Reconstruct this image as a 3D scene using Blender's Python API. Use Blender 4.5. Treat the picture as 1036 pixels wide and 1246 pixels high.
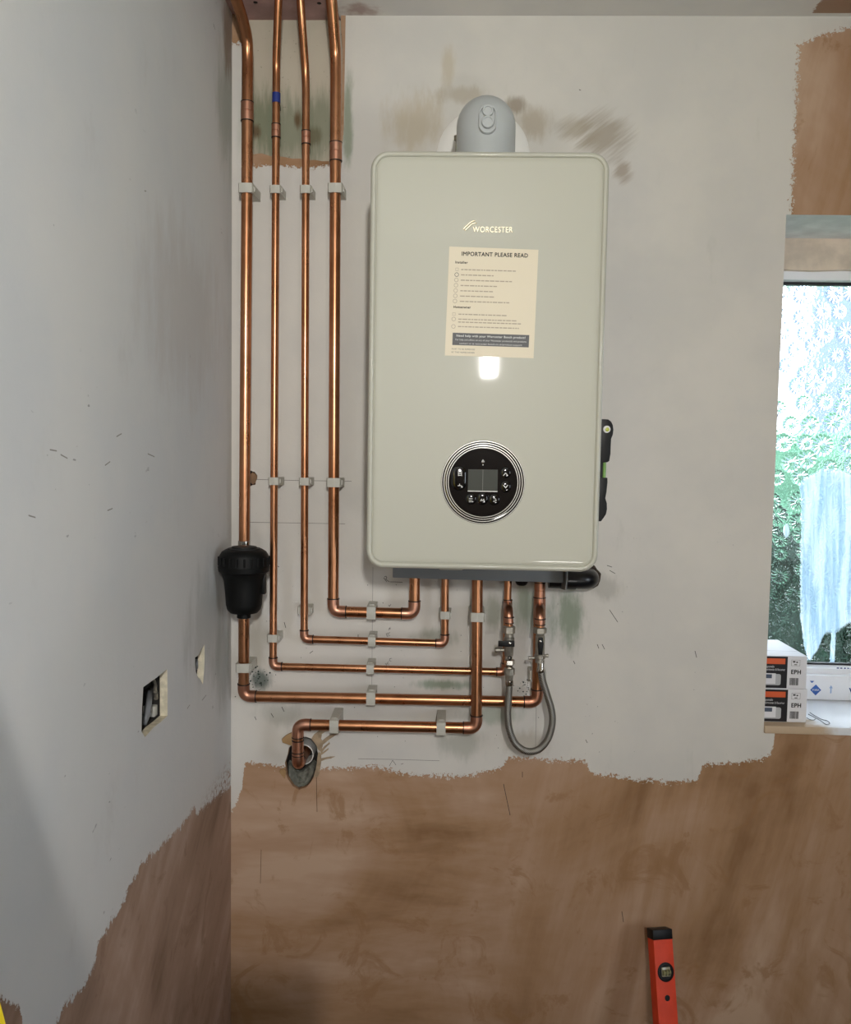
import bpy, bmesh, math, random
import numpy as np
from math import pi, sin, cos, radians
from mathutils import Vector, Matrix
from mathutils.geometry import tessellate_polygon

sc = bpy.context.scene
for o in list(bpy.data.objects):
    bpy.data.objects.remove(o)
random.seed(7)
COL = sc.collection

# ------------------------------------------------------------------ camera
W, H, FPX = 1036, 1246, 1040.0
CAM = Vector((0, -1.780, 1.5))
PITCH, YAW, ROLL = 0.0668, 0.0290, 0.01655
Fw = Vector((-sin(YAW) * cos(PITCH), cos(YAW) * cos(PITCH), -sin(PITCH)))
R0 = Vector((cos(YAW), sin(YAW), 0))
U0 = R0.cross(Fw)
Rt = R0 * cos(ROLL) + U0 * sin(ROLL)
Up = Rt.cross(Fw)
cd = bpy.data.cameras.new('camera')
cam = bpy.data.objects.new('camera', cd)
COL.objects.link(cam)
cam.matrix_world = Matrix(((Rt.x, Up.x, -Fw.x, CAM.x), (Rt.y, Up.y, -Fw.y, CAM.y), (Rt.z, Up.z, -Fw.z, CAM.z), (0, 0, 0, 1)))
cd.sensor_fit = 'HORIZONTAL'
cd.sensor_width = 36
cd.lens = 36 * FPX / W
cd.clip_start = 0.02
sc.camera = cam

# ------------------------------------------------------------------ light and exposure
sc.view_settings.view_transform = 'Standard'
sc.view_settings.look = 'None'
sc.view_settings.gamma = 1
sc.view_settings.use_curve_mapping = False
sc.view_settings.exposure = -0.1
sc.cycles.use_denoising = True
sc.cycles.max_bounces = 10
sc.cycles.sample_clamp_indirect = 6
wd = bpy.data.worlds.new('overcast_sky')
sc.world = wd
wd.use_nodes = True
bg = wd.node_tree.nodes['Background']
bg.inputs[0].default_value = (0.84, 0.91, 1.0, 1)
bg.inputs[1].default_value = 9.0


def area(name, loc, target, sx, sy, watts, color, spread=pi):
    d = bpy.data.lights.new(name, 'AREA')
    d.shape = 'RECTANGLE'
    d.size, d.size_y = sx, sy
    d.energy = watts
    d.color = color
    d.spread = spread
    o = bpy.data.objects.new(name, d)
    COL.objects.link(o)
    o.location = loc
    o.rotation_euler = (Vector(target) - Vector(loc)).to_track_quat('-Z', 'Y').to_euler()
    return o


area('work_lamp', (0.143, -2.60, 1.93), (-0.52, 0.0, 1.74), 0.065, 0.12, 12.9, (1.0, 0.98, 0.945), radians(118))
area('added_fill_light', (0.55, -2.6, 0.60), (0.45, -2.2, 2.4), 0.3, 0.3, 12, (1.0, 0.98, 0.95))  # unseen fill light added to lift the ceiling and upper walls


# ------------------------------------------------------------------ helpers: pixel rays, meshes, things
def ray(px, py):
    return Fw * FPX + Rt * (px - W / 2) - Up * (py - H / 2)


def at(px, py, Y):
    d = ray(px, py)
    return CAM + d * ((Y - CAM.y) / d.y)


def onx(px, py, X):
    d = ray(px, py)
    return CAM + d * ((X - CAM.x) / d.x)


class MB:
    def __init__(s):
        s.v, s.f, s.m = [], [], []

    def add(s, vs, fs, mi=0):
        b = len(s.v)
        s.v += [tuple(p) for p in vs]
        for f in fs:
            s.f.append(tuple(i + b for i in f))
            s.m.append(mi)
        return s

    def box(s, a, b, mi=0):
        x0, y0, z0 = a
        x1, y1, z1 = b
        s.add([(x0, y0, z0), (x1, y0, z0), (x1, y1, z0), (x0, y1, z0), (x0, y0, z1), (x1, y0, z1), (x1, y1, z1), (x0, y1, z1)],
              [(0, 3, 2, 1), (4, 5, 6, 7), (0, 1, 5, 4), (1, 2, 6, 5), (2, 3, 7, 6), (3, 0, 4, 7)], mi)
        return s

    def loops(s, ls, cap0=True, cap1=True, mi=0):
        n = len(ls[0])
        vs, fs = [], []
        for l in ls:
            vs += l
        for k in range(len(ls) - 1):
            for i in range(n):
                j = (i + 1) % n
                fs.append((k * n + i, k * n + j, (k + 1) * n + j, (k + 1) * n + i))
        if cap0:
            fs.append(tuple(reversed(range(n))))
        if cap1:
            fs.append(tuple(range((len(ls) - 1) * n, len(ls) * n)))
        return s.add(vs, fs, mi)

    def tube(s, pts, r, n=18, caps=True, mi=0):
        pts = [Vector(p) for p in pts]
        rs = r if isinstance(r, (list, tuple)) else [r] * len(pts)
        T = []
        for i in range(len(pts)):
            a = pts[max(i - 1, 0)]
            b = pts[min(i + 1, len(pts) - 1)]
            T.append((b - a).normalized())
        ref = Vector((0, 0, 1)) if abs(T[0].z) < .8 else Vector((1, 0, 0))
        u = (ref - T[0] * ref.dot(T[0])).normalized()
        ls = []
        for p, t, rr in zip(pts, T, rs):
            u = (u - t * u.dot(t)).normalized()
            w = t.cross(u)
            ls.append([p + (u * cos(2 * pi * k / n) + w * sin(2 * pi * k / n)) * rr for k in range(n)])
        return s.loops(ls, caps, caps, mi)

    def lathe(s, o, axis, prof, n=32, mi=0, u=None):
        o, ax = Vector(o), Vector(axis).normalized()
        ref = Vector((0, 0, 1)) if abs(ax.z) < .8 else Vector((1, 0, 0))
        u = (ref - ax * ref.dot(ax)).normalized()
        w = ax.cross(u)
        ls = [[o + ax * h + (u * cos(2 * pi * k / n) + w * sin(2 * pi * k / n)) * max(r, 1e-5) for k in range(n)] for h, r in prof]
        return s.loops(ls, True, True, mi)

    def prism(s, poly, f, w0, w1, mi=0):
        """poly 2D extruded between w0 and w1; f(u, v, w) -> xyz"""
        n = len(poly)
        tris = tessellate_polygon([[Vector((p[0], p[1], 0)) for p in poly]])
        vs = [f(p[0], p[1], w0) for p in poly] + [f(p[0], p[1], w1) for p in poly]
        fs = [tuple(t) for t in tris] + [tuple(n + i for i in reversed(t)) for t in tris]
        fs += [(i, (i + 1) % n, n + (i + 1) % n, n + i) for i in range(n)]
        return s.add(vs, fs, mi)

    def build(s, name, mats, parent=None, bevel=0, seg=2, angle=38, smooth=True, norm=True):
        me = bpy.data.meshes.new(name)
        me.from_pydata(s.v, [], s.f)
        for m in (mats if isinstance(mats, (list, tuple)) else [mats]):
            me.materials.append(m)
        me.polygons.foreach_set('material_index', s.m)
        bm = bmesh.new()
        bm.from_mesh(me)
        if norm:
            bmesh.ops.recalc_face_normals(bm, faces=bm.faces)
        if bevel:
            es = [e for e in bm.edges if len(e.link_faces) == 2 and e.calc_face_angle(0) > radians(40)]
            bmesh.ops.bevel(bm, geom=es, offset=bevel, segments=seg, affect='EDGES', profile=.6, clamp_overlap=True)
        bm.to_mesh(me)
        bm.free()
        if smooth:
            me.shade_smooth()
            me.set_sharp_from_angle(angle=radians(angle))
        return link(name, me, parent)


def link(name, me, parent=None):
    o = bpy.data.objects.new(name, me)
    COL.objects.link(o)
    if parent:
        attach(o, parent)
    return o


def attach(o, parent):
    o.parent = parent
    p, t = parent, Vector((0, 0, 0))
    while p:
        t += p.location
        p = p.parent
    o.matrix_parent_inverse = Matrix.Translation(-t) if parent.parent is None else Matrix.Identity(4)
    if parent.parent is not None and parent.type == 'EMPTY':
        o.matrix_parent_inverse = Matrix.Translation(-t)


def tag(o, label=None, cat=None, group=None, kind=None):
    for k, v in (('label', label), ('category', cat), ('group', group), ('kind', kind)):
        if v:
            o[k] = v
    return o


def thing(name, label, cat, loc, group=None):
    o = bpy.data.objects.new(name, None)
    o.empty_display_size = .05
    COL.objects.link(o)
    o.location = loc
    return tag(o, label, cat, group)


def smooth_path(pts, k=6):
    P = [Vector(p) for p in pts]
    P = [P[0] * 2 - P[1]] + P + [P[-1] * 2 - P[-2]]
    out = []
    for i in range(1, len(P) - 2):
        a, b, c, d = P[i - 1:i + 3]
        for q in range(k):
            t = q / k
            out.append(.5 * ((2 * b) + (c - a) * t + (2 * a - 5 * b + 4 * c - d) * t * t + (3 * b - a - 3 * c + d) * t ** 3))
    out.append(P[-2])
    return out


def rrect(cx, cz, w, h, r, n=8):
    out = []
    for (sx, sz, a0) in ((1, 1, 0), (-1, 1, 90), (-1, -1, 180), (1, -1, 270)):
        for k in range(n + 1):
            a = radians(a0 + 90 * k / n)
            out.append((cx + sx * (w / 2 - r) + r * cos(a), cz + sz * (h / 2 - r) + r * sin(a)))
    return out


def XZ(u, v, w):
    return (u, w, v)


# ------------------------------------------------------------------ node helpers
def lin(r, g, b):
    f = lambda c: (c / 255) / 12.92 if c / 255 <= .04045 else ((c / 255 + .055) / 1.055) ** 2.4
    return (f(r), f(g), f(b), 1)


class NT:
    def __init__(s, name):
        s.mat = bpy.data.materials.new(name)
        s.mat.use_nodes = True
        s.t = s.mat.node_tree
        s.p = s.t.nodes['Principled BSDF']
        s.out = s.t.nodes['Material Output']

    def n(s, typ, ins=None, **at):
        nd = s.t.nodes.new('ShaderNode' + typ)
        for k, v in at.items():
            setattr(nd, k, v)
        for k, v in (ins or {}).items():
            s.set(nd.inputs[k], v)
        return nd

    def set(s, sock, v):
        if isinstance(v, bpy.types.NodeSocket):
            s.t.links.new(v, sock)
        elif isinstance(v, (tuple, list)) and sock.type == 'RGBA' and len(v) == 3:
            sock.default_value = (*v, 1)
        else:
            sock.default_value = v

    def m(s, op, a, b=0.0, c=0.0, clamp=False):
        nd = s.n('Math', operation=op, use_clamp=clamp)
        s.set(nd.inputs[0], a)
        s.set(nd.inputs[1], b)
        s.set(nd.inputs[2], c)
        return nd.outputs[0]

    def ss(s, v, lo, hi):
        nd = s.n('MapRange', interpolation_type='SMOOTHSTEP')
        s.set(nd.inputs['Value'], v)
        s.set(nd.inputs['From Min'], lo)
        s.set(nd.inputs['From Max'], hi)
        return nd.outputs['Result']

    def mix(s, f, a, b):
        nd = s.n('Mix', data_type='RGBA')
        s.set(nd.inputs[0], f)
        s.set(nd.inputs[6], a)
        s.set(nd.inputs[7], b)
        return nd.outputs[2]

    def pos(s):
        g = s.n('NewGeometry').outputs['Position']
        sp = s.n('SeparateXYZ', {0: g})
        return g, sp.outputs[0], sp.outputs[1], sp.outputs[2]

    def noise(s, vec, scale, detail=3, rough=.55, stretch=None, rot=None, dist=0.0):
        if stretch or rot:
            mp = s.n('Mapping', {'Vector': vec, 'Scale': tuple(1 / q for q in (stretch or (1, 1, 1))), 'Rotation': rot or (0, 0, 0)}, vector_type='TEXTURE')
            vec = mp.outputs[0]
        nd = s.n('TexNoise', {'Vector': vec, 'Scale': scale, 'Detail': detail, 'Roughness': rough, 'Distortion': dist})
        return nd.outputs[0]

    def ramp(s, f, stops):
        nd = s.n('ValToRGB', {0: f})
        el = nd.color_ramp.elements
        while len(el) < len(stops):
            el.new(.5)
        for e, (p, c) in zip(el, stops):
            e.position = p
            e.color = c if len(c) == 4 else (*c, 1)
        return nd.outputs[0]

    def curve(s, x, pts):
        """piecewise linear function of socket x through pts [(x, y)], real units"""
        x0, x1 = pts[0][0], pts[-1][0]
        ys = [p[1] for p in pts]
        y0, y1 = min(ys), max(ys) + 1e-6
        nx = s.m('DIVIDE', s.m('SUBTRACT', x, x0), x1 - x0, clamp=True)
        fc = s.n('FloatCurve', {'Value': nx})
        c = fc.mapping.curves[0]
        P = [((a - x0) / (x1 - x0), (b - y0) / (y1 - y0)) for a, b in pts]
        while len(c.points) < len(P):
            c.points.new(.5, .5)
        for q, p in zip(c.points, P):
            q.location = p
            q.handle_type = 'VECTOR'
        fc.mapping.update()
        return s.m('MULTIPLY_ADD', fc.outputs[0], y1 - y0, y0)

    def bump(s, h, strength, dist):
        nd = s.n('Bump', {'Height': h, 'Strength': strength, 'Distance': dist})
        return nd.outputs[0]

    def fin(s, **kw):
        for k, v in kw.items():
            s.set(s.p.inputs[k.replace('_', ' ')], v)
        return s.mat


def simple(name, rgb, rough=.5, metal=0.0, nscale=0, namt=.12, bump=0, **kw):
    g = NT(name)
    c = lin(*rgb)
    col = c
    if nscale:
        v = g.n('TexCoord').outputs['Object']
        nz = g.noise(v, nscale, 4)
        col = g.mix(g.ss(nz, .35, .7), tuple(x * (1 - namt) for x in c[:3]) + (1,), tuple(min(1, x * (1 + namt)) for x in c[:3]) + (1,))
        if bump:
            g.set(g.p.inputs['Normal'], g.bump(nz, bump, .002))
    return g.fin(Base_Color=col, Roughness=rough, Metallic=metal, **kw)


# ------------------------------------------------------------------ materials of the room
XL = -0.46        # left wall face
ZC = 2.381        # ceiling
def plaster_color(g, v, rot, cols, seed=0.0, x=None):
    a = g.noise(v, 2.3 + seed, 5, .6, None, None, .6)
    b = g.noise(v, 6.0, 5, .62, (1, 1, .2), rot, .5)
    c = g.noise(v, 26, 4, .6, (1, 1, .12), rot)
    if x is not None:       # level trowel strokes to the left, steep ones to the right
        b2 = g.noise(v, 6.0, 5, .62, (1, 1, .2), (0, radians(82), 0), .5)
        c2 = g.noise(v, 26, 4, .6, (1, 1, .12), (0, radians(95), 0))
        k = g.ss(x, .02, .30)
        mixf = lambda p, q: g.m('ADD', g.m('MULTIPLY', p, g.m('SUBTRACT', 1.0, k)), g.m('MULTIPLY', q, k))
        b, c = mixf(b2, b), mixf(c2, c)
    d = g.noise(v, 9 + seed, 5, .65, None, None, 1.2)
    f = g.m('ADD', g.m('MULTIPLY', a, .45), g.m('ADD', g.m('MULTIPLY', b, .4), g.m('MULTIPLY', c, .15)))
    col = g.ramp(f, [(.40, cols[0]), (.47, cols[1]), (.53, cols[2]), (.60, cols[3])])
    col = g.mix(g.m('MULTIPLY', g.ss(d, .54, .66), .6), col, cols[4])
    return col, c, d


def stain(g, col, x, z, cx, cz, rx, rz, color, amt, nz):
    dx = g.m('DIVIDE', g.m('SUBTRACT', x, cx), rx)
    dz = g.m('DIVIDE', g.m('SUBTRACT', z, cz), rz)
    d = g.m('SQRT', g.m('ADD', g.m('MULTIPLY', dx, dx), g.m('MULTIPLY', dz, dz)))
    k = g.ss(g.m('ADD', d, g.m('MULTIPLY', g.m('SUBTRACT', nz, .5), 1.6)), 1.0, .25)
    return g.mix(g.m('MULTIPLY', k, amt), col, color)


PAINT = lin(203, 200, 193)
BROWN = [lin(134, 101, 70), lin(158, 124, 93), lin(170, 138, 112), lin(184, 156, 132), lin(144, 107, 72)]


def wall_back_mat():
    g = NT('painted_and_bare_plaster')
    v, x, y, z = g.pos()
    fine = g.noise(v, 140, 3, .6)
    mid = g.noise(v, 38, 4, .65)
    big = g.noise(v, 4, 4, .6)
    rag = g.m('ADD', g.m('MULTIPLY', g.m('SUBTRACT', mid, .5), .020), g.m('MULTIPLY', g.m('SUBTRACT', fine, .5), .042))
    rag = g.m('ADD', rag, g.m('MULTIPLY', g.m('SUBTRACT', g.noise(v, 330, 3, .7), .5), .030))
    pts = [(283, 986), (286, 983), (290, 970), (295, 962), (296.5, 935), (299, 926), (304, 929), (341, 932), (397, 935), (458, 933), (491, 941), (525, 944), (556, 945), (580, 942),
           (612, 934), (619, 921), (669, 925), (700, 925), (714, 927), (719, 941), (766, 948), (817, 952), (849, 949), (856, 931), (886, 929), (932, 923),
           (941, 914), (943, 893), (945, 860), (1030, 860)]
    C = [at(px, py, 0) for px, py in pts]
    low = g.curve(x, [(p.x, p.z) for p in C])
    m_low = g.ss(g.m('ADD', g.m('SUBTRACT', low, z), rag), -.0012, .0012)
    # bare strip over the window, right end
    xr = at(968, 150, 0).x
    zt = g.curve(x, [(at(a, 0, 0).x, at(a, b, 0).z) for a, b in ((960, 60), (985, 50), (1000, 44), (1015, 40), (1036, 34), (1040, 33))])
    m_r = g.m('MULTIPLY', g.ss(g.m('ADD', g.m('SUBTRACT', x, xr), rag), -.0012, .0012), g.ss(g.m('ADD', g.m('SUBTRACT', zt, z), rag), -.001, .001))
    m_r = g.m('MULTIPLY', m_r, g.m('GREATER_THAN', z, 1.9))
    # bare band under the pipe recess
    a, b = at(297, 204, 0), at(417, 170, 0)
    bot = g.curve(x, [(at(q, 0, 0).x, at(q, w, 0).z) for q, w in ((297, 202), (340, 202), (375, 205), (404, 200), (416, 196), (420, 160), (421, 20))])
    m_b = g.m('MULTIPLY', g.ss(g.m('ADD', g.m('SUBTRACT', z, bot), g.m('MULTIPLY', rag, .7)), -.001, .001), g.m('MULTIPLY', g.m('GREATER_THAN', x, at(297, 200, 0).x), g.m('LESS_THAN', x, at(419, 200, 0).x)))
    # bare sliver by the corner at the top
    m_c = g.m('MULTIPLY', g.ss(g.m('ADD', g.m('SUBTRACT', z, at(290, 52, 0).z), rag), -.001, .001), g.m('LESS_THAN', x, at(299, 50, 0).x))
    bare = g.m('MAXIMUM', g.m('MAXIMUM', m_low, m_r), g.m('MAXIMUM', m_b, m_c))
    pl, streak, blot = plaster_color(g, v, (0, radians(13), 0), BROWN, 0.0, x)
    # paint, thin in places, with scuffs and stains
    col = g.mix(g.ss(big, .35, .65), lin(199, 196, 190), lin(207, 203, 195))
    col = g.mix(g.m('MULTIPLY', g.ss(g.noise(v, 16, 4, .7, (1, 1, .4)), .6, .78), .22), col, lin(160, 162, 152))
    nz = g.noise(v, 30, 4, .65, (1.2, 1, .35))
    nd = g.noise(v, 34, 4, .65, (2.0, 1, .16), (0, radians(52), 0))
    def st(px, py, rx, ry, c, amt, q=nz):
        nonlocal col
        p = at(px, py, 0)
        col = stain(g, col, x, z, p.x, p.z, rx / 584, ry / 584, lin(*c), amt, q)
    st(424, 150, 9, 75, (120, 132, 108), .75)
    st(505, 150, 45, 45, (180, 166, 138), .6)
    st(560, 115, 40, 14, (164, 150, 126), .5)
    st(628, 128, 20, 14, (132, 116, 94), .7)
    st(650, 150, 30, 26, (165, 150, 125), .6)
    st(545, 80, 12, 30, (178, 162, 130), .45)
    st(735, 165, 42, 36, (150, 138, 120), .7, nd)
    st(702, 158, 30, 20, (156, 144, 124), .6, nd)
    st(758, 208, 14, 18, (150, 134, 116), .7, nd)
    st(690, 750, 30, 48, (128, 140, 122), .9)
    st(640, 740, 22, 40, (140, 150, 134), .85)
    st(600, 745, 16, 30, (150, 154, 138), .7)
    st(530, 775, 34, 16, (150, 154, 140), .7)
    st(540, 833, 55, 9, (130, 142, 124), .9)
    st(600, 870, 50, 16, (150, 158, 142), .7)
    st(560, 905, 40, 26, (158, 160, 148), .6)
    st(318, 826, 17, 17, (70, 84, 78), .85)
    st(340, 868, 40, 20, (165, 166, 156), .55)
    st(640, 905, 40, 22, (158, 148, 132), .6)
    st(312, 780, 30, 40, (176, 172, 160), .6)
    st(735, 715, 30, 22, (150, 148, 140), .5)
    st(300, 150, 14, 60, (150, 158, 140), .35)
    dots = g.m('MULTIPLY', g.ss(g.noise(v, 190, 2, .5), .70, .74), g.ss(g.noise(v, 7, 3), .5, .66))
    near = g.m('MULTIPLY', dots, g.ss(z, 1.5, 1.25))
    col = g.mix(g.m('MULTIPLY', near, .75), col, lin(48, 54, 50))
    patch = at(305, 582, 0)
    final = g.mix(bare, col, pl)
    h = g.m('ADD', g.m('MULTIPLY', g.m('SUBTRACT', 1.0, bare), .8), g.m('ADD', g.m('MULTIPLY', fine, .18), g.m('ADD', g.m('MULTIPLY', big, .5), g.m('MULTIPLY', blot, .3))))
    g.set(g.p.inputs['Normal'], g.bump(h, .5, .0022))
    return g.fin(Base_Color=final, Roughness=g.m('MULTIPLY_ADD', bare, .15, .62), Specular_IOR_Level=.3)


def wall_left_mat():
    g = NT('painted_left_plaster')
    v, x, y, z = g.pos()
    fine = g.noise(v, 140, 3, .6)
    mid = g.noise(v, 34, 4, .65)
    big = g.noise(v, 3, 4, .6)
    rag = g.m('ADD', g.m('MULTIPLY', g.m('SUBTRACT', mid, .5), .026), g.m('MULTIPLY', g.m('SUBTRACT', fine, .5), .034))
    rag = g.m('ADD', rag, g.m('MULTIPLY', g.m('SUBTRACT', g.noise(v, 300, 3, .7), .5), .024))
    pts = [(0, 1216), (24, 1224), (30, 1262), (66, 1252), (77, 1227), (102, 1200), (116, 1172), (119, 1147), (142, 1113), (154, 1088), (170, 1054), (200, 1026), (216, 1010), (230, 993), (237, 980),
           (239, 992), (248, 984), (262, 970), (275, 962), (282.5, 955)]
    C = [onx(px, py, XL) for px, py in pts]
    low = g.curve(y, [(p.y, p.z) for p in C])
    bare = g.ss(g.m('ADD', g.m('SUBTRACT', low, z), rag), -.0015, .0015)
    # thin brushy paint left of the corner
    e = onx(262, 975, XL)
    k = g.m('MULTIPLY', g.ss(y, e.y - .16, e.y + .03), g.ss(g.m('ABSOLUTE', g.m('SUBTRACT', z, e.z + .01)), .05, .0))
    bare = g.m('MAXIMUM', bare, g.m('MULTIPLY', k, g.ss(g.noise(v, 120, 3, .7), .52, .58)))
    cols = [lin(124, 99, 80), lin(147, 120, 102), lin(157, 129, 111), lin(173, 148, 131), lin(132, 104, 84)]
    pl, streak, blot = plaster_color(g, v, (radians(-52), 0, 0), cols, .7)
    col = g.mix(g.ss(big, .35, .65), lin(196, 197, 197), lin(203, 202, 199))
    col = g.mix(g.m('MULTIPLY', g.ss(g.noise(v, 9, 5, .7, (1, 1, .5)), .58, .8), .22), col, lin(160, 152, 146))
    sp = onx(276, 60, XL)
    nz = g.noise(v, 24, 4, .65, (1, 1, .3))
    for (px, py, ry, rz, c, a) in ((276, 130, .10, .16, (140, 146, 132), .55), (255, 760, .2, .14, (158, 158, 152), .5), (272, 800, .08, .16, (140, 144, 136), .5), (278, 30, .06, .14, (120, 92, 66), .75), (225, 380, .3, .2, (178, 170, 163), .45)):
        p = onx(px, py, XL)
        col = stain(g, col, y, z, p.y, p.z, ry, rz, lin(*c), a, nz)
    dots = g.m('MULTIPLY', g.ss(g.noise(v, 90, 2, .5, (1, .5, 1)), .72, .75), g.ss(g.noise(v, 5, 3), .52, .66))
    col = g.mix(g.m('MULTIPLY', dots, .6), col, lin(80, 78, 76))
    h = g.m('ADD', g.m('MULTIPLY', g.m('SUBTRACT', 1.0, bare), .8), g.m('ADD', g.m('MULTIPLY', fine, .2), g.m('ADD', g.m('MULTIPLY', big, 1.5), g.m('MULTIPLY', mid, .3))))
    g.set(g.p.inputs['Normal'], g.bump(h, .5, .0025))
    return g.fin(Base_Color=g.mix(bare, col, pl), Roughness=.65, Specular_IOR_Level=.3)


def recess_mat():
    g = NT('bare_grey_board')
    v, x, y, z = g.pos()
    nz = g.noise(v, 22, 4, .7, (2.2, 1, .25))
    col = g.mix(g.ss(g.noise(v, 6, 4), .35, .65), lin(188, 178, 160), lin(176, 168, 150))
    for (px, py, rx, ry, c, a) in ((322, 150, 26, 60, (112, 118, 92), .85), (355, 160, 40, 55, (120, 126, 104), .8), (392, 150, 24, 60, (122, 126, 104), .8), (362, 146, 6, 16, (92, 68, 34), .9),
                                   (312, 160, 8, 12, (90, 66, 34), .8), (382, 165, 14, 14, (92, 84, 56), .7)):
        p = at(px, py, .025)
        col = stain(g, col, x, z, p.x, p.z, rx / 580, ry / 580, lin(*c), a, nz)
    col = g.mix(g.m('MULTIPLY', g.ss(g.noise(v, 150, 2), .70, .74), .5), col, lin(60, 60, 50))
    return g.fin(Base_Color=col, Roughness=.75)


M_BACK = wall_back_mat()
M_LEFT = wall_left_mat()
M_RECESS = recess_mat()
M_BARE = simple('bare_brown_plaster', (150, 117, 88), .8, 0, 30, .2, .3)
M_MORTAR = simple('grey_mortar', (112, 112, 102), .9, 0, 60, .35, .8)
M_CAVITY = simple('dark_wall_cavity', (42, 40, 38), .9, 0, 30, .3)
M_CREAM = simple('cut_board_edge', (205, 196, 172), .85, 0, 80, .15, .4)
M_ROOM = simple('room_bare_plaster', (118, 100, 84), .8, 0, 5, .08)
M_FLOOR = simple('concrete_floor', (88, 82, 74), .8, 0, 6, .2)
M_REVEAL = simple('smudged_reveal_skim', (232, 230, 230), .7, 0, 14, .12, .2)


def surface(outer, holes, f, name, mats, extra=None):
    """flat sheet with holes; holes: (loop2d, [(depth, scale, mat), ...], cap_mat or None)"""
    mb = MB()
    polys = [outer] + [h[0] for h in holes]
    flat = [p for q in polys for p in q]
    tris = tessellate_polygon([[Vector((p[0], p[1], 0)) for p in q] for q in polys])
    mb.add([f(p[0], p[1], 0) for p in flat], [tuple(t) for t in tris])
    for loop, steps, cap in holes:
        n = len(loop)
        cx = sum(p[0] for p in loop) / n
        cy = sum(p[1] for p in loop) / n
        prev = [f(p[0], p[1], 0) for p in loop]
        for dep, s, mi in steps:
            cur = [f(cx + (p[0] - cx) * s, cy + (p[1] - cy) * s, dep) for p in loop]
            mb.loops([prev, cur], False, False, mi)
            prev = cur
        if cap is not None:
            last = [(cx + (p[0] - cx) * s, cy + (p[1] - cy) * s) for p in loop]
            tr = tessellate_polygon([[Vector((p[0], p[1], 0)) for p in last]])
            mb.add(prev, [tuple(t) for t in tr], cap)
    if extra:
        extra(mb)
    return mb.build(name, mats, smooth=False)


def jag(pts, step, amp, closed=True):
    out = []
    for a, b in zip(pts, pts[1:] + pts[:1] if closed else pts[1:]):
        a, b = Vector(a), Vector(b)
        n = max(1, int((b - a).length / step))
        nrm = Vector((-(b - a).y, (b - a).x)).normalized()
        for k in range(n):
            out.append(tuple(a.lerp(b, k / n) + nrm * random.uniform(-amp, amp)))
    return out


def px2(pts, Y=0):
    return [(at(a, b, Y).x, at(a, b, Y).z) for a, b in pts]


# ------------------------------------------------------------------ structure
WX0, WX1 = 0.6663, 1.95
WZ0, WZ1 = 0.930, 1.995
window_hole = [(WX0, WZ0), (WX1, WZ0), (WX1, WZ1), (WX0, WZ1)]
recess = [(-.4345, 2.42)] + jag(px2([(298, 187), (318, 187), (330, 189), (365, 193), (392, 195), (415, 195)]), .012, .0022, False) + px2([(415, 175), (416, 120), (417, 60), (415, 30)]) + [(at(415, 18, 0).x, 2.42)]
plug = [(at(306, 582, 0).x + .0125 * cos(a * pi / 7) * (1 + .15 * sin(a * 2.3)), at(306, 582, 0).z + .016 * sin(a * pi / 7) * (1 + .1 * cos(a * 3.1))) for a in range(14)]
core = px2([(352, 910), (356, 905), (364, 900), (372, 897), (379, 899), (385, 906), (387, 914), (389, 922), (388, 932), (383, 941), (380, 950), (373, 958), (364, 961), (356, 957), (350, 948), (348, 938), (347, 928), (350, 918)])
core = jag(core, .008, .0012)
wall_back = surface([(XL, 0), (2.4, 0), (2.4, 2.45), (XL, 2.45)],
                    [(window_hole, [(.30, 1, 5)], None), (recess, [(.025, 1, 1)], 2), (plug, [(.006, .92, 1), (.02, .8, 4)], 1),
                     (core, [(.010, .97, 1), (.028, .93, 4), (.06, .9, 4)], 4)],
                    lambda u, v, w: (u, w, v), 'wall_back', [M_BACK, M_BARE, M_RECESS, M_MORTAR, M_CAVITY, M_REVEAL])
tag(wall_back, kind='structure')

hole_a = [(p.y, p.z) for p in (onx(a, b, XL) for a, b in ((174.5, 836), (190, 825), (203.5, 814), (204, 840), (204, 871), (195, 879), (187, 885), (176.5, 897), (172.4, 890), (173, 862)))]
hole_b = [(p.y, p.z) for p in (onx(a, b, XL) for a, b in ((249, 784), (246, 789), (243.5, 794), (241, 798), (237.5, 800), (237.6, 809), (238.6, 818), (241, 824), (244, 827), (247, 833), (248.5, 815), (249, 800)))]
wall_left = surface([(-3.4, 0), (0.30, 0), (0.30, 2.40), (-3.4, 2.40)],
                    [(hole_a, [(.0125, .99, 1), (.0126, 1.05, 2), (.05, 1.05, 2)], 2), (hole_b, [(.0125, .97, 1), (.0126, 1.1, 2), (.05, 1.1, 2)], 2)],
                    lambda u, v, w: (XL - w, u, v), 'wall_left', [M_LEFT, M_CREAM, M_CAVITY])
tag(wall_left, kind='structure')

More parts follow.
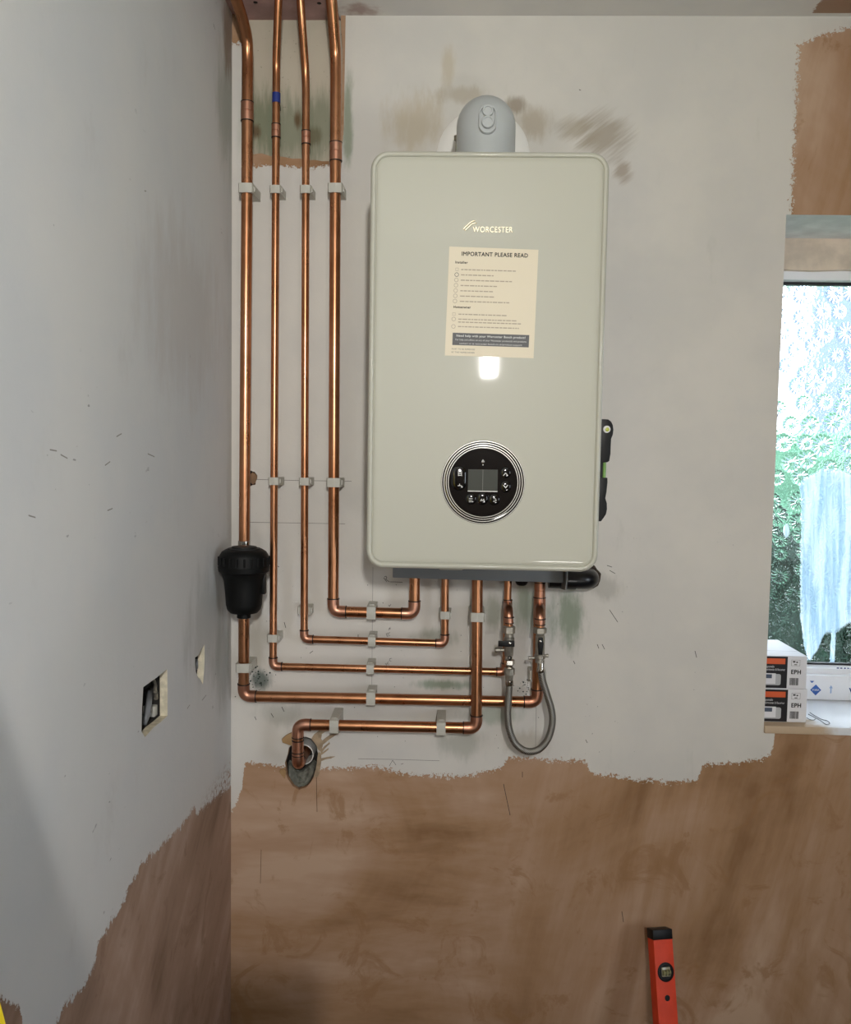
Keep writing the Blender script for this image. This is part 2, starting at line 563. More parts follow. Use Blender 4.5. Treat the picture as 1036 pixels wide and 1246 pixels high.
g = NT('ceiling_paint')
v, x, y, z = g.pos()
brn = g.ss(g.m('ADD', g.m('SUBTRACT', x, at(985, 12, 0).x), g.m('MULTIPLY', g.m('SUBTRACT', g.noise(v, 50, 4, .7), .5), .03)), -.002, .002)
brn = g.m('MULTIPLY', brn, g.m('LESS_THAN', y, -.012))
cc = g.mix(g.ss(g.noise(v, 5, 4), .35, .65), lin(216, 214, 212), lin(224, 221, 217))
cc = stain(g, cc, x, y, at(440, 10, 0).x, -.02, .05, .04, lin(150, 116, 106), .75, g.noise(v, 30, 4))
M_CEIL = g.fin(Base_Color=g.mix(brn, cc, lin(158, 128, 106)), Roughness=.7)
M_PINK = simple('pink_board', (168, 136, 132), .7, 0, 14, .18)
XCE = at(414, 14, 0).x
skim = [(XCE, 0.03), (2.4, 0.03), (2.4, -3.4), (XL, -3.4), (XL, -.55)] + jag([(XL, -.55), (XCE - .06, -.3), (XCE - .012, -.06), (XCE, .03)], .02, .003)[1:-16]
mb = MB()
skim_edge = jag([(XCE - .10, -.42), (XCE - .045, -.2), (XCE - .012, -.05), (XCE, .03)][:], .03, .003)
edge = [(XL, -.5)] + [(XCE - .10, -.42), (XCE - .06, -.28), (XCE - .052, -.2), (XCE - .030, -.13), (XCE - .018, -.06), (XCE - .004, -.03), (XCE, .03)]
poly = edge + [(2.4, .03), (2.4, -3.4), (XL, -3.4)]
mb.prism(poly, lambda u, v, w: (u, v, w), ZC, ZC + .005)
ceiling = mb.build('ceiling', M_CEIL, smooth=False)
tag(ceiling, kind='structure')
pb = MB().box((XL, -.7, ZC + .003), (XCE + .05, .03, ZC + .018))
board = pb.build('ceiling_board', M_PINK, ceiling, smooth=False)
M_BLACK = simple('black_plastic', (12, 12, 13), .42, 0, 60, .2, Specular_IOR_Level=.25)
for (px, py) in ((311, 3), (388.5, 4)):
    d = ray(px, py)
    p = CAM + d * ((ZC + .003 - CAM.z) / d.z)
    MB().lathe(p + Vector((0, 0, .002)), (0, 0, -1), [(0, .0045), (.0022, .0045), (.003, .003)], 14).build('screw_head', M_BLACK, ceiling)
M_WHITEP = simple('white_filler', (214, 210, 200), .8, 0, 60, .1, .6)
mb = MB()
pz = [(CAM + ray(a, b) * ((ZC + .001 - CAM.z) / ray(a, b).z)) for a, b in ((405, -3), (409, 0), (412.5, 8), (411.5, 17), (409, 12), (406, 5))]
mb.prism([(p.x, p.y) for p in pz], lambda u, v, w: (u, v, w), ZC - .002, ZC + .004)
mb.build('filler_blob', M_WHITEP, ceiling)
pf = [at(a, b, -.004) for a, b in ((284, 4), (289, 3), (291, 9), (290, 15), (293, 20), (291, 24), (287, 21), (286, 14))]
MB().prism([(p.x, p.z) for p in pf], XZ, -.008, .0).build('filler_blob', M_WHITEP, wall_back)

floor = MB().box((XL, -3.4, -.1), (2.4, .3, 0)).build('floor', M_FLOOR, smooth=False)
tag(floor, kind='structure')
wr = MB().box((2.4, -3.4, 0), (2.5, -3.25, 2.4)).box((2.4, -2.1, 0), (2.5, .3, 2.4)).box((2.4, -3.25, 0), (2.5, -2.1, .85)).box((2.4, -3.25, 2.1), (2.5, -2.1, 2.4)).build('wall_right', M_ROOM, smooth=False)  # opening added in this unseen wall so sky light reaches the left wall
tag(wr, kind='structure')
wf = MB().box((XL, -3.5, 0), (2.5, -3.4, 2.4)).build('wall_front', M_ROOM, smooth=False)
tag(wf, kind='structure')

# sill board, lintel strip, window
g = NT('sill_white_and_plaster_dust')
v, x, y, z = g.pos()
e = g.m('ADD', g.m('ADD', x, g.m('MULTIPLY', y, .6)), g.m('MULTIPLY', g.m('SUBTRACT', g.noise(v, 20, 4), .5), .10))
k = g.ss(e, at(975, 880, 0).x + .03, at(1002, 880, 0).x + .03)
M_SILL = g.fin(Base_Color=g.mix(k, lin(186, 164, 138), lin(222, 224, 228)), Roughness=g.m('MULTIPLY_ADD', k, -.3, .65))
sill = MB().box((WX0, -.006, WZ0), (WX1, .205, .9465)).build('trim_1', M_SILL, bevel=.002)
tag(sill, 'window sill board, dusty at the left end and glossy white to the right', kind='structure')
zl0, zl1 = at(1000, 329, .19).z, at(1000, 299, .2).z
strip = MB().prism([(WX0, zl0)] + [(WX0 + .02 + k * .06, zl0 + random.uniform(-.0015, .0015)) for k in range(21)] + [(WX1, zl0), (WX1, WZ1), (WX0, WZ1)], XZ, .185, .30).build('trim_2', simple('lintel_plaster', (208, 192, 174), .75, 0, 18, .14, .5), smooth=False)
tag(strip, 'rough plastered strip above the window frame', kind='structure')

M_UPVC = simple('white_window_plastic', (236, 238, 242), .3)
M_GASKET = simple('black_gasket', (20, 22, 26), .6)
M_NAVY = simple('navy_print', (28, 52, 120), .5)
M_BLUE = simple('blue_print', (52, 96, 172), .5)
win = thing('window_1', None, None, (1.3, .25, .9465))
tag(win, kind='structure')
ZT = at(1000, 341, .2).z        # under edge of the top frame bar
ZB1 = at(1000, 822, .2).z       # top of the bottom frame bar
ZG0 = at(1000, 811, .22).z      # top of the bead
MB().box((WX0, .20, ZT), (WX1, .28, zl0 + .01)).build('frame_top', M_UPVC, win, bevel=.002)
MB().box((WX0, .20, .9465), (WX1, .28, ZB1)).build('frame_bottom', M_UPVC, win, bevel=.003)
MB().box((WX0 - .02, .20, .9465), (WX0 + .004, .28, zl0)).build('frame_side', M_UPVC, win, bevel=.003)
MB().box((WX1 - .06, .20, .9465), (WX1, .28, zl0)).build('frame_side', M_UPVC, win, bevel=.003)
MB().prism([(.216, ZB1 - .002), (.232, ZB1 - .002), (.232, ZG0 + .004), (.228, ZG0 + .004), (.216, ZG0 - .004)], lambda u, v, w: (w, u, v), WX0, WX1 - .05).build('glazing_bead', M_UPVC, win)
MB().box((WX0, .222, ZT - .006), (WX1 - .05, .236, ZT + .001)).build('gasket', M_GASKET, win)
MB().box((WX0, .226, ZG0 + .002), (WX1 - .05, .236, ZG0 + .007)).build('gasket', M_GASKET, win)


def glass_mat():
    g = NT('patterned_glass')
    v, x, y, z = g.pos()
    xz = g.n('CombineXYZ', {0: x, 1: z, 2: 0.0}).outputs[0]
    g.fin(Base_Color=(.97, 1, 1, 1), Roughness=0.02, Transmission_Weight=1.0, IOR=1.45)
    # dried white smear of filler wiped over the lower right of the pane
    q = lambda a, b: at(a, b, .235)
    lft = g.curve(z, [(q(980, 812).z, q(985, 812).x), (q(975, 760).z, q(976, 760).x), (q(975, 700).z, q(975, 700).x), (q(978, 640).z, q(976.5, 640).x), (q(980, 590).z, q(975, 590).x), (q(980, 572).z, q(985, 572).x), (q(980, 566).z, q(1010, 566).x)])
    wob = g.noise(xz, 40, 4, .65)
    w2 = g.m('MULTIPLY', g.m('SUBTRACT', wob, .5), .02)
    bt = g.curve(x, [(q(974, 812).x, q(974, 806).z), (q(988, 806).x, q(988, 802).z), (q(996, 790).x, q(996, 790).z), (q(1004, 768).x, q(1004, 772).z), (q(1020, 764).x, q(1020, 768).z), (q(1045, 760).x, q(1045, 752).z), (q(1180, 760).x, q(1180, 700).z)])
    tp = g.curve(x, [(q(975, 590).x, q(975, 582).z), (q(990, 572).x, q(990, 578).z), (q(1000, 572).x, q(1000, 570).z), (q(1030, 570).x, q(1030, 574).z), (q(1180, 590).x, q(1180, 640).z)])
    ms = g.m('MULTIPLY', g.ss(g.m('ADD', g.m('SUBTRACT', x, lft), w2), -.002, .003), g.m('MULTIPLY', g.ss(g.m('ADD', g.m('SUBTRACT', z, bt), w2), -.004, .008), g.ss(g.m('ADD', g.m('SUBTRACT', tp, z), w2), -.002, .006)))
    # hanging strip of torn film
    fx = q(1014.5, 790).x
    ms = g.m('MAXIMUM', ms, g.m('MULTIPLY', g.m('LESS_THAN', g.m('ABSOLUTE', g.m('SUBTRACT', x, fx)), .0045), g.m('LESS_THAN', z, q(1014, 765).z)))
    # small smears at the left
    sx = q(958, 646)
    dd = g.m('ADD', g.m('POWER', g.m('DIVIDE', g.m('SUBTRACT', x, sx.x), .007), 2.0), g.m('POWER', g.m('DIVIDE', g.m('SUBTRACT', z, sx.z), .017), 2.0))
    ms = g.m('MAXIMUM', ms, g.ss(dd, 1.1, .7))
    stk = g.noise(xz, 60, 4, .6, (1.3, .08, 1), (0, 0, radians(3)), .5)
    wp = g.n('TexWave', {'Vector': xz, 'Scale': 34.0, 'Distortion': 9.0, 'Detail': 3.0, 'Detail Scale': .35}, wave_type='BANDS', bands_direction='X').outputs[1]
    dens = g.m('MULTIPLY_ADD', g.ss(stk, .3, .7), .3, .62)
    dens = g.m('MULTIPLY_ADD', g.ss(wp, .2, .8), .10, dens)
    col = g.mix(g.ss(stk, .38, .62), lin(162, 186, 204), lin(212, 222, 230))
    tr = g.n('BsdfTranslucent', {'Color': col}).outputs[0]
    df = g.n('BsdfDiffuse', {'Color': col}).outputs[0]
    sm = g.n('MixShader', {0: .35, 1: tr, 2: df}).outputs[0]
    fs = g.n('MixShader', {0: g.m('MULTIPLY', ms, dens), 1: g.p.outputs[0], 2: sm}).outputs[0]
    g.t.links.new(fs, g.out.inputs[0])
    return g.mat


def flower_pane(x0, x1, z0, z1, y0, y1, step):
    """pressed obscure glass: a real relief of round ribbed flowers on the room side of the pane"""
    nx, nz = int((x1 - x0) / step) + 1, int((z1 - z0) / step) + 1
    xs, zs = np.linspace(x0, x1, nx), np.linspace(z0, z1, nz)
    rng = np.random.RandomState(3)
    cell = .0034
    gx, gz = int((x1 - x0) / cell) + 3, int((z1 - z0) / cell) + 3
    nzv = rng.rand(gz, gx)
    u, v = (xs - x0) / cell, (zs - z0) / cell
    iu, iv = u.astype(int), v.astype(int)
    fu, fv = u - iu, v - iv
    fu, fv = fu * fu * (3 - 2 * fu), fv * fv * (3 - 2 * fv)
    a = nzv[np.ix_(iv, iu)] * (1 - fu) + nzv[np.ix_(iv, iu + 1)] * fu
    b = nzv[np.ix_(iv + 1, iu)] * (1 - fu) + nzv[np.ix_(iv + 1, iu + 1)] * fu
    hgt = (a * (1 - fv)[:, None] + b * fv[:, None]) * .00026
    sp_ = .050
    row = 0
    z = z0 - .02
    while z < z1 + .03:
        x = x0 - .02 + (row % 2) * sp_ / 2
        while x < x1 + .03:
            cx, cz = x + rng.uniform(-.012, .012), z + rng.uniform(-.012, .012)
            R = rng.uniform(.017, .030)
            k = rng.randint(11, 16)
            ph = rng.uniform(0, 6.28)
            i0, i1 = np.searchsorted(xs, (cx - R, cx + R))
            j0, j1 = np.searchsorted(zs, (cz - R, cz + R))
            if i1 > i0 and j1 > j0:
                X, Z = np.meshgrid(xs[i0:i1] - cx, zs[j0:j1] - cz)
                r = np.sqrt(X * X + Z * Z)
                th = np.arctan2(Z, X) * k / 2 + ph + r * 8
                arc = np.maximum(r, 1e-5) * np.arcsin(np.clip(np.abs(np.sin(th)), 0, 1)) / (k / 2)
                lobe = R * (.90 + .08 * np.abs(np.sin(th)))
                m = np.clip((lobe - r) / (R * .32), 0, 1)
                m = m * m * (3 - 2 * m)
                rib = np.clip(arc / .0016, 0, 1)
                c = np.clip((r - R * .06) / (R * .22), 0, 1)
                f = (.0003 + .0017 * rib * c * (1.15 - .6 * r / R)) * m
                sub = hgt[j0:j1, i0:i1]
                hgt[j0:j1, i0:i1] = np.where(m > 0, sub * (1 - np.clip(m * 3, 0, 1)) + f, sub)
            x += sp_ * rng.uniform(.85, 1.15)
        z += sp_ * .86
        row += 1
    X, Z = np.meshgrid(xs, zs)
    n = nx * nz
    co = np.empty((2 * n, 3))
    co[:n] = np.stack([X, y0 - hgt, Z], -1).reshape(-1, 3)
    co[n:] = np.stack([X, np.full_like(X, y1), Z], -1).reshape(-1, 3)
    idx = np.arange(n).reshape(nz, nx)
    front = np.stack([idx[:-1, :-1], idx[:-1, 1:], idx[1:, 1:], idx[1:, :-1]], -1).reshape(-1, 4)
    ring_ = np.concatenate([idx[0, :-1], idx[:-1, -1], idx[-1, :0:-1], idx[:0:-1, 0]])
    nxt = np.roll(ring_, -1)
    side = np.stack([ring_, ring_ + n, nxt + n, nxt], -1)
    quads = np.concatenate([front, side])
    me = bpy.data.meshes.new('glass_pane')
    keep = np.zeros(2 * n, bool)
    keep[:n] = True
    keep[ring_ + n] = True
    mp = np.cumsum(keep) - 1
    co, quads = co[keep], mp[quads]
    back = mp[ring_ + n][::-1]
    nl = quads.size + back.size
    me.vertices.add(len(co))
    me.vertices.foreach_set('co', co.ravel())
    me.loops.add(nl)
    me.loops.foreach_set('vertex_index', np.concatenate([quads.ravel(), back]).astype(np.int32))
    me.polygons.add(len(quads) + 1)
    me.polygons.foreach_set('loop_start', np.concatenate([np.arange(len(quads)) * 4, [quads.size]]).astype(np.int32))
    me.update(calc_edges=True)
    sm_ = np.zeros(len(quads) + 1, bool)
    sm_[:len(front)] = True
    me.polygons.foreach_set('use_smooth', sm_)
    me.validate()
    me.materials.append(M_GLASS)
    return me


M_GLASS = glass_mat()
pane = link('glass_pane', flower_pane(WX0 - .01, 1.32, ZG0 - .02, ZT + .015, .2365, .2415, .0012), win)
pane2 = link('glass_pane', flower_pane(1.3205, WX1 - .05, ZG0 - .02, ZT + .015, .2365, .2415, .004), win)
pane['label'] = 'flower patterned obscure glass pane with a white smear'


# text as mesh ------------------------------------------------------------------
def text(name, s, size, loc, mat, parent=None, rot=0.0, align='LEFT', offset=0.0, depth=.0002, label=None, width=None, flip=0.0):
    c = bpy.data.curves.new(name, 'FONT')
    c.body = s
    c.size = size
    c.align_x = align
    c.bevel_depth = offset
    c.bevel_resolution = 0
    c.space_character = 1.1
    c.extrude = depth
    c.resolution_u = 3
    o = bpy.data.objects.new(name, c)
    COL.objects.link(o)
    bpy.context.view_layer.update()
    me = bpy.data.meshes.new_from_object(o.evaluated_get(bpy.context.evaluated_depsgraph_get()))
    bpy.data.objects.remove(o)
    if width:
        xs = [q.co.x for q in me.vertices]
        k = width / (max(xs) - min(xs))
        me.transform(Matrix.Diagonal((k, 1, 1, 1)))
    me.transform(Matrix.Translation(loc) @ Matrix.Rotation(rot, 4, 'Y') @ Matrix.Rotation(pi / 2, 4, 'X'))
    me.materials.clear()
    me.materials.append(mat)
    o = link(name, me, parent)
    if label:
        o['label'] = label
    return o


FY = .1992
p0 = at(1024, 845.5, FY)
# film print is upside down: text turned by half a turn about the viewing axis, starts at its right end
pr = at(1058, 838, FY)
text('film_lettering', 'VEKA', .0175, pr, M_NAVY, win, rot=pi, offset=.0006)
c = at(993, 839.5, FY)
MB().prism([(c.x - .0125, c.z), (c.x, c.z - .013), (c.x + .0125, c.z), (c.x, c.z + .013)], XZ, FY - .0003, FY).build('film_emblem', M_BLUE, win)
text('film_lettering', 'VEKA', .0065, (c.x + .0082, FY - .0005, c.z + .0024), M_UPVC, win, rot=pi)
c = at(1011.5, 839, FY)
MB().prism([(c.x - .004, c.z + .003), (c.x, c.z + .010), (c.x + .004, c.z + .003), (c.x + .0014, c.z + .003), (c.x + .0014, c.z - .009), (c.x - .0014, c.z - .009), (c.x - .0014, c.z + .003)], XZ, FY - .0003, FY).build('film_arrow', simple('pale_blue_print', (150, 176, 214), .5), win)
c = at(988.5, 829.5, FY)
MB().prism([(c.x - .005, c.z + .002), (c.x + .005, c.z + .002), (c.x, c.z - .003)], XZ, FY - .0003, FY).build('film_mark', M_BLUE, win)
c = at(1025, 813, .2155)
for k in range(9):
    MB().box((c.x - .012 + k * .008, .2148, c.z - .0012), (c.x - .007 + k * .008, .2158, c.z + .0012)).build('film_mark', M_NAVY, win)

# ------------------------------------------------------------------ garden outside
M_LAWN = simple('lawn_green', (96, 130, 88), .9, 0, 3, .25)
lawn = MB().box((-9, -9, -.25), (12, 12, -.12)).build('ground', M_LAWN, smooth=False)
tag(lawn, kind='structure')
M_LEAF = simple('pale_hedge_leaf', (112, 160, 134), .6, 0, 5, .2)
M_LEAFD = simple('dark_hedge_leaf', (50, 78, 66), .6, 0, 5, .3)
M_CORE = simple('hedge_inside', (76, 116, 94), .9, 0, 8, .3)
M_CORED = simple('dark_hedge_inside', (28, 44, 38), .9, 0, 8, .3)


def hedge(loc, sx, sy, h, n, label, leaf, core, name='hedge'):
    t = thing(name, label, 'shrub', loc)
    bm = bmesh.new()
    bmesh.ops.create_icosphere(bm, subdivisions=4, radius=1)
    rnd = random.Random(int(loc[0] * 100))
    for vv in bm.verts:
        c = vv.co
        k = 1 + .10 * sin(c.x * 9 + loc[0] * 5) * cos(c.z * 8) + .07 * sin(c.y * 13 + c.z * 7)
        e = max(abs(c.x), abs(c.y), abs(c.z))
        c *= k * (1 / e) ** .6
        vv.co = Vector((c.x * sx, c.y * sy, (c.z * .5 + .5) * h)) + Vector(loc)
    me = bpy.data.meshes.new('hedge_core')
    bm.to_mesh(me)
    surf = [(f.calc_center_median().copy(), f.normal.copy()) for f in bm.faces]
    bm.free()
    me.materials.append(core)
    link('woody_core', me, t)
    mb = MB()
    for k in range(n):
        p, nn = rnd.choice(surf)
        p = p + Vector((rnd.uniform(-.06, .06), rnd.uniform(-.06, .03), rnd.uniform(-.06, .06)))
        a = Vector((rnd.gauss(0, 1), rnd.gauss(0, 1), rnd.gauss(0, 1))).normalized()
        b = a.cross(Vector((rnd.gauss(0, 1), rnd.gauss(0, 1), rnd.gauss(0, 1)))).normalized()
        l = rnd.uniform(.03, .055)
        mb.add([p - a * l, p + b * l * .5, p + a * l, p - b * l * .5], [(0, 1, 2, 3)])
    f = mb.build('leaf_mass', leaf, t, smooth=False, norm=False)
    f['kind'] = 'stuff'
    return t


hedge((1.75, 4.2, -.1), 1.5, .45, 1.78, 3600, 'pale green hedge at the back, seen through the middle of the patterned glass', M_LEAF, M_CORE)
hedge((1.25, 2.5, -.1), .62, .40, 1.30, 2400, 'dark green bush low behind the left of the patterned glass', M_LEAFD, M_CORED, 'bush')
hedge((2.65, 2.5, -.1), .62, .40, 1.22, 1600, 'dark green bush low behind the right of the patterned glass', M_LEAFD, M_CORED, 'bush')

hs_ = thing('house', 'dark slate blue house wall far to the right outside the glass', 'house', (7.2, 9.5, -.12))
MB().box((5.0, 8.5, -.12), (9.4, 10.5, 4.6)).build('wall', simple('slate_render', (84, 98, 116), .8, 0, 3, .1), hs_, smooth=False)
MB().prism([(4.7, 4.6), (9.7, 4.6), (7.2, 6.6)], XZ, 8.3, 10.7).build('roof', simple('slate_roof', (58, 64, 76), .7), hs_, smooth=False)

# ------------------------------------------------------------------ copper pipes
def copper(name, a, b, c, rough):
    g = NT(name)
    v = g.n('TexCoord').outputs['Object']
    n1 = g.noise(v, 7, 4, .65)
    n2 = g.noise(v, 40, 3, .6, (1, 1, .35))
    f = g.m('ADD', g.m('MULTIPLY', n1, .8), g.m('MULTIPLY', n2, .2))
    col = g.ramp(f, [(.36, a), (.5, b), (.64, c)])
    g.set(g.p.inputs['Normal'], g.bump(n2, .05, .001))
    return g.fin(Base_Color=col, Metallic=1.0, Roughness=g.m('MULTIPLY_ADD', n2, .16, rough))


M_CU = copper('copper_pipe', (.38, .165, .08, 1), (.48, .225, .115, 1), (.58, .29, .16, 1), .21)
M_CUF = copper('copper_fitting', (.40, .18, .11, 1), (.52, .26, .17, 1), (.62, .33, .23, 1), .28)
M_RING = simple('burnt_flux_ring', (30, 20, 16), .5)
YP = -.040
R22, R15 = .0111, .0077


def cyl(a, b, r, n=18):
    return MB().tube([a, b], r, n)


def ring(p, d, r, parent):
    p, d = Vector(p), Vector(d).normalized()
    return MB().lathe(p - d * .0011, d, [(0, r + .0004), (.0003, r + .0017), (.0019, r + .0017), (.0022, r + .0004)], 20).build('solder_ring', M_RING, parent)


def elbow(root, c, a, b, r, leg, bend=1.45):
    """c corner, a unit direction arriving, b unit direction leaving"""
    c, a, b = Vector(c), Vector(a).normalized(), Vector(b).normalized()
    R = r * bend
    pts = [c - a * leg, c - a * (R + .0005)]
    for k in range(7):
        t = k / 6
        pts.append((c - a * R) * (1 - t) ** 2 + c * 2 * t * (1 - t) * 1.0 + (c + b * R) * t * t)
    pts += [c + b * (R + .0005), c + b * leg]
    e = MB().tube(pts, r + .0012, 20).build('elbow', M_CUF, root)
    ring(c - a * leg, a, r + .0002, e)
    ring(c + b * leg, b, r + .0002, e)
    return e


def coupling(root, a, b, r):
    a, b = Vector(a), Vector(b)
    d = (b - a).normalized()
    L = (b - a).length
    o = MB().lathe(a, d, [(0, r + .0002), (0, r + .0013), (L * .47, r + .0013), (L * .49, r + .0006), (L * .51, r + .0006), (L * .53, r + .0013), (L, r + .0013), (L, r + .0002)], 22).build('coupling', M_CUF, root)
    ring(a, d, r, o)
    ring(b, d, r, o)
    return o


def run(root, pts, r, leg, first=None):
    """straight pipe through pts with elbows at the inner points"""
    pts = [Vector(p) for p in pts]
    for i in range(len(pts) - 1):
        a, b = pts[i], pts[i + 1]
        d = (b - a).normalized()
        s = a + d * (leg - .004) if i > 0 else a
        e = b - d * (leg - .004) if i < len(pts) - 2 else b
        path = [s, e]
        if i == 0 and first:
            path = first + [e]
        MB().tube(path, r, 20).build('pipe', M_CU, root)
        if i > 0:
            elbow(root, a, a - pts[i - 1], d, r, leg)


def top_path(px):
    """px: list of (x, y, Y) along the bent top, from the ceiling down"""
    return smooth_path([at(*p) for p in px], 6)


# leftmost pipe, ceiling to filter
FX, FYY = None, -.105
root = thing('copper_pipe', 'thick copper pipe nearest the left wall, from the ceiling into the black filter', 'pipe', at(297, 660, -.055), 'copper pipes from the ceiling')
Y1 = -.052
tp = top_path([(279, -22, -.14), (288, 1, -.115), (296.5, 28, -.085), (300.6, 48, -.062), (301.3, 70, Y1), (301.2, 95, Y1)])
MB().tube(tp + [at(300.5, 250, Y1), at(297.2, 672, Y1)], R22, 20).build('pipe', M_CU, root)
coupling(root, at(301.0, 124.5, Y1), at(300.9, 147.5, Y1), R22)

# pipe 2
root = thing('copper_pipe', 'thin copper pipe second from the left wall, with blue tape near the ceiling', 'pipe', at(332, 810, YP), 'copper pipes from the ceiling')
tp = top_path([(340, -22, -.10), (339, 0, -.09), (337.8, 30, -.074), (336.6, 65, -.052), (336.4, 85, -.042), (336.3, 110, YP)])
c2, e2 = at(332.4, 810.8, YP), at(615.6, 817.6, YP)
run(root, [at(336.3, 110, YP), c2, e2, at(618.7, 700, YP)], R15, .0185, tp)
coupling(root, at(336.1, 151.6, YP), at(336.0, 167.6, YP), R15)
MB().tube([at(336.4, 113.5, YP), at(336.3, 125.5, YP)], R15 + .0007, 18).build('tape', simple('blue_tape', (24, 44, 118), .45), root)
tp_ = at(339.5, 128.5, YP)
MB().tube([at(339, 124, YP - R15), at(341, 129, YP - .004), at(341.5, 135, YP)], .0007, 6).build('tape_tail', M_BLACK, root)

# pipe 3
root = thing('copper_pipe', 'thin copper pipe third from the left wall, turning into the second row', 'pipe', at(370, 778, YP), 'copper pipes from the ceiling')
tp = top_path([(364.5, -22, -.10), (366.0, 2, -.09), (368.3, 35, -.074), (371.2, 75, -.05), (372.3, 98, -.041), (372.5, 125, YP)])
run(root, [at(372.5, 125, YP), at(370.3, 777.6, YP), at(541.6, 782.8, YP), at(542.0, 690, YP)], R15, .0185, tp)
coupling(root, at(372.6, 159.8, YP), at(372.7, 175.6, YP), R15)

# pipe 4
root = thing('copper_pipe', 'thick copper pipe nearest the boiler, turning right into the top row', 'pipe', at(405, 744, YP), 'copper pipes from the ceiling')
tp = top_path([(401, -24, -.10), (403.5, 0, -.088), (406, 30, -.068), (408.2, 60, -.047), (408.8, 80, -.041), (408.8, 110, YP)])
run(root, [at(408.8, 110, YP), at(405.7, 743.9, YP), at(504.6, 746.8, YP), at(504.8, 690, YP)], R22, .0265, tp)
coupling(root, at(408.9, 173.7, YP), at(408.9, 196, YP), R22)

# pipe below the filter
root = thing('copper_pipe', 'thick copper pipe from below the black filter, turning into the fourth row', 'pipe', at(296.5, 847, YP))
cA, cB = at(296.6, 847.0, YP), at(653.6, 854.2, YP)
run(root, [at(296.9, 742, Y1), cA, cB, at(657.4, 700, YP)], R22, .0265)
coupling(root, at(657.2, 709, YP), at(657.0, 727, YP), R22 - .001)
cp = MB().lathe(at(657.0, 727, YP), at(656.5, 760, YP) - at(657.0, 727, YP), [(0, R22), (0, R22 + .0014), (.052, R22 + .0014), (.052, R22)], 22).build('tee_body', M_CUF, root)
ring(at(657.0, 727, YP), (0, 0, 1), R22, cp)

# pipe from the boiler into the wall
Y5 = -.068
root = thing('copper_pipe', 'thick copper pipe along the lowest row, ending in the wall hole', 'pipe', at(364, 930, Y5))
c0, c1, c2b, c3 = at(581.3, 690, Y5), at(579.9, 885.9, Y5), at(362.6, 881.6, Y5), at(362.6, 930.5, Y5)
run(root, [c0, c1, c2b, c3, c3 + Vector((0, .115, -.006))], R22, .0265)
cl = coupling(root, at(362.6, 901, Y5), at(362.6, 919, Y5), R22 - .0003)

# ------------------------------------------------------------------ pipe clips
M_CLIP = simple('white_clip_plastic', (184, 182, 172), .5, 0, 30, .05)
clip_cache = {}


def clip_mesh(r, yp, front, horiz, standoff=0):
    key = (r, yp, front, horiz)
    if key in clip_cache:
        return clip_cache[key]
    w = r + .0035
    hh = .0078 if r < .01 else .0092
    back, fr = 0.0005, yp - r - .0024
    mb = MB()
    if front:
        outer = [(-w - .0015, back), (-w - .0015, -.006), (-w, yp + .004), (-w, fr + .004), (-w + .002, fr + .001), (0, fr + .0003), (w - .002, fr + .001), (w, fr + .004), (w, yp + .004), (w + .0015, -.006), (w + .0015, back)]
        # split into two halves around the pipe bore
        n = 10
        hole = [((r + .0003) * sin(a * pi / n), yp + (r + .0003) * -cos(a * pi / n)) for a in range(n + 1)]
        right = [(0, fr + .0003), (w - .002, fr + .001), (w, fr + .004), (w, yp + .004), (w + .0015, -.006), (w + .0015, back), (0, back)] + list(reversed(hole))
        left = [(-a, b) for a, b in reversed(right)]
        polys = [right, left]
    else:
        n = 8
        hole = [((r + .0003) * sin(pi / 2 + a * pi / 2 / n), yp + (r + .0003) * -cos(pi / 2 + a * pi / 2 / n)) for a in range(n + 1)]
        right = [(r + .0003, yp), (w + .001, yp - .0025), (w + .003, yp + .003), (w + .003, -.008), (w + .001, back), (0, back)] + list(reversed(hole))
        left = [(-a, b) for a, b in reversed(right)]
        polys = [right, left]
    f = (lambda u, v, q: (q, v, u)) if horiz else (lambda u, v, q: (u, v, q))
    for P in polys:
        mb.prism(P, f, -hh, hh)
    me_o = mb.build('clip_body', M_CLIP, bevel=0)
    lt = MB()
    s = w
    if front:
        lt.box(*( (f(s - .001, yp - .002, -hh * .55), f(s + .0022, yp + .006, hh * .55)) if not horiz else ((-hh * .55, yp - .002, s - .001), (hh * .55, yp + .006, s + .0022))))
    else:
        lt.box(*(((s, yp + .002, -hh * .6), (s + .0045, yp + .007, hh * .6)) if not horiz else ((-hh * .6, yp + .002, s), (hh * .6, yp + .007, s + .0045))))
    la = lt.build('latch', M_CLIP, bevel=.0006)
    r_ = (me_o.data, la.data)
    bpy.data.objects.remove(me_o)
    bpy.data.objects.remove(la)
    clip_cache[key] = r_
    return r_


def clip(px, py, r, label, yp=YP, front=True, horiz=False):
    p = at(px, py, yp)
    me, la = clip_mesh(r, yp, front, horiz)
    t = thing('pipe_clip', label, 'pipe clip', (p.x, 0, p.z), 'plastic pipe clips on the back wall')
    for nm, d in (('clip_body', me), ('latch', la)):
        o = bpy.data.objects.new(nm, d)
        COL.objects.link(o)
        o.parent = t
    return t


